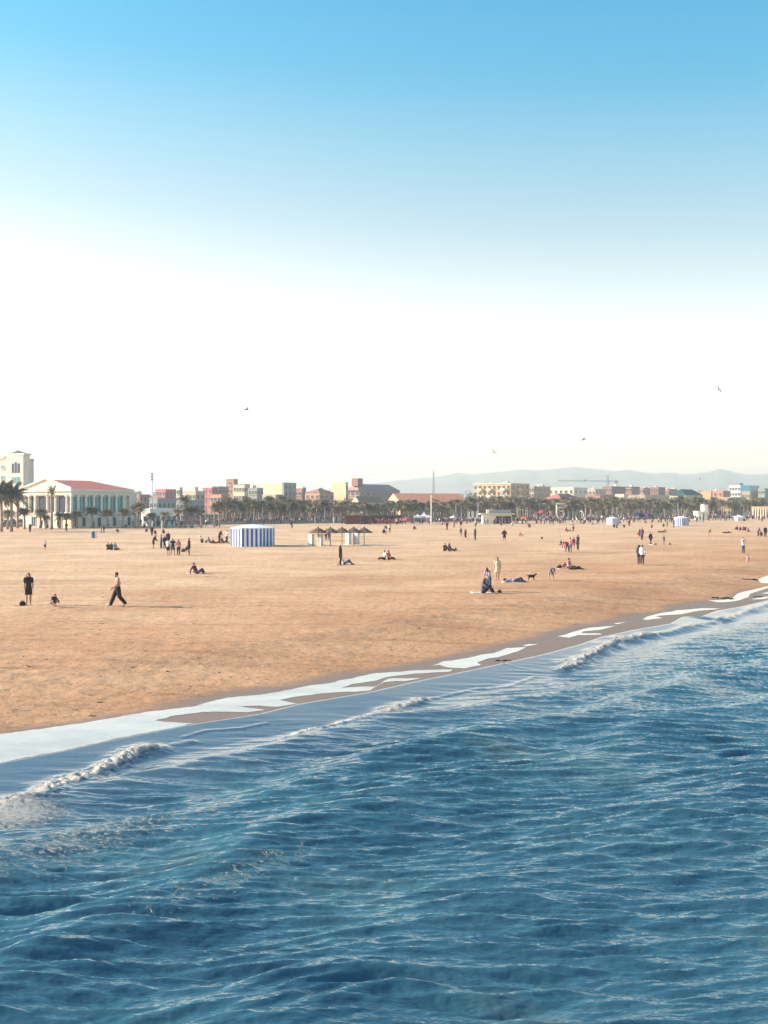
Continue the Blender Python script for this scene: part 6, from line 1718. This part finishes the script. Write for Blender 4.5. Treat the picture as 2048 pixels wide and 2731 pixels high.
for lim, where, ya, yb in CZ:
    wd_ = lim - max(0, lo)
    n_ = round(wd_ / 10.8)
    red_ = 'red' in where or 'bar' in where
    for k in range(n_):
        p = crowd_spot(lo, lim, ya, yb)
        c_ = rc.choice(TOPS if not red_ else TOPS + ['red', 'red', 'maroon', 'maroon', 'purple'])
        ps_ = rc.choice(['stand', 'stand', 'stand2', 'stride', 'stride', 'hips', 'sitknees', 'sitlegs'])
        o = put('person', CM[ps_], None, p, rc.uniform(0, 6.28))
        s_ = rc.uniform(.90, 1.08); o.scale = (s_, s_, s_)
        b_ = rc.choice(BOTS)
        for i, mt in enumerate((SKINS[k % 2], CL[c_], CL[b_], HAIRC[rc.choice('bbn')])):
            o.material_slots[i].link = 'OBJECT'; o.material_slots[i].material = mt
        verb = {'sitknees': 'sitting', 'sitlegs': 'sitting', 'stride': 'walking', 'hips': 'arms akimbo'}.get(ps_, 'standing')
        tag(o, f'far person in {c_} top, {b_} legs, {verb} {where}', 'person', f'far crowd {where}')
    rest += [(crowd_spot(lo, lim, ya - 1, yb - 3), rc.choice(['stand', 'stand2', 'stride', 'hips', 'stand']), rc.uniform(0, 6.28), rc.uniform(.9, 1.08)) for _ in range(round(wd_ / 3.8))]
    lo = lim
# the rest of the crowd, too many and too small to tell apart
vs_, fs_, mi_ = [], [], []
ML = [SKINS[0], HAIRC['b']] + [CL[c_] for c_ in ('black', 'navy', 'white', 'maroon', 'purple', 'slate', 'pink', 'grey', 'jeans', 'cream', 'red')]
low = {}
for k_ in ('stand', 'stand2', 'stride', 'hips'):
    me = CM[k_]; o = bpy.data.objects.new('tmp', me); COL.objects.link(o)
    d_ = o.modifiers.new('d', 'DECIMATE'); d_.ratio = .22
    mm = bpy.data.meshes.new_from_object(o.evaluated_get(bpy.context.evaluated_depsgraph_get()))
    low[k_] = ([v.co.copy() for v in mm.vertices], [tuple(f.vertices) for f in mm.polygons], [f.material_index for f in mm.polygons])
    bpy.data.objects.remove(o)
for p, ps_, rz_, s_ in rest:
    V_, F_, M_ = low[ps_]; mt = Matrix.Translation(p) @ Matrix.Rotation(rz_, 4, 'Z') @ Matrix.Scale(s_, 4)
    t_, b_ = rc.choice([2, 3, 4, 5, 6, 7, 8, 9, 11, 12, 2, 3, 7]), rc.choice([2, 3, 7, 10, 2])
    mp_ = {0: 0, 1: t_, 2: b_, 3: 1}; base = len(vs_)
    vs_ += [tuple(mt @ v) for v in V_]; fs_ += [tuple(i + base for i in f) for f in F_]; mi_ += [mp_[m] for m in M_]
me = bpy.data.meshes.new('crowd'); me.from_pydata(vs_, [], fs_)
for m in ML: me.materials.append(m)
me.polygons.foreach_set('material_index', mi_); me.update()
tag(put('crowd', me), kind='stuff')
# coloured sunshades and stalls in the crowd right of the kiosk
def shade(px, py, yt, r_, mat, label):
    p = G(px, py); p.z = float(sand_z(p.x, p.y)); hh = ZT(yt, p.y)
    o = empty('sunshade', p, 0, label, 'sunshade', 'sunshades in the crowd')
    MB().tube([(0, 0, -.2), (0, 0, hh)], [.03, .03], 6).build('pole', STEEL, o)
    m = MB(); n_ = 8
    vs = [(r_ * math.cos(6.283 * k / n_), r_ * math.sin(6.283 * k / n_), hh - r_ * .5) for k in range(n_)] + [(r_ * .55 * math.cos(6.283 * k / n_), r_ * .55 * math.sin(6.283 * k / n_), hh - r_ * .15) for k in range(n_)] + [(0, 0, hh + .05)]
    m.add(vs, [(k, (k + 1) % n_, n_ + (k + 1) % n_, n_ + k) for k in range(n_)] + [(n_ + k, n_ + (k + 1) % n_, 2 * n_) for k in range(n_)])
    m.build('canopy', mat, o)
shade(1446, 1392, 1361, 1.5, RED, 'tall red sunshade in the crowd right of the kiosk')
shade(1400, 1396, 1377, 1.5, CL['orange'], 'orange sunshade in the crowd right of the kiosk')
shade(1210, 1396, 1375, 1.3, CL['cream'], 'cream sunshade between flagpole and kiosk')
shade(1700, 1392, 1366, 2.2, CL['navy'], 'broad navy sunshade in the crowd left of the smaller striped tent')
shade(1725, 1392, 1369, 2.2, CL['purple'], 'purple sunshade right of the navy one')
shade(1085, 1400, 1381, 1.4, RED, 'low red sunshade at the right end of the maroon bar')
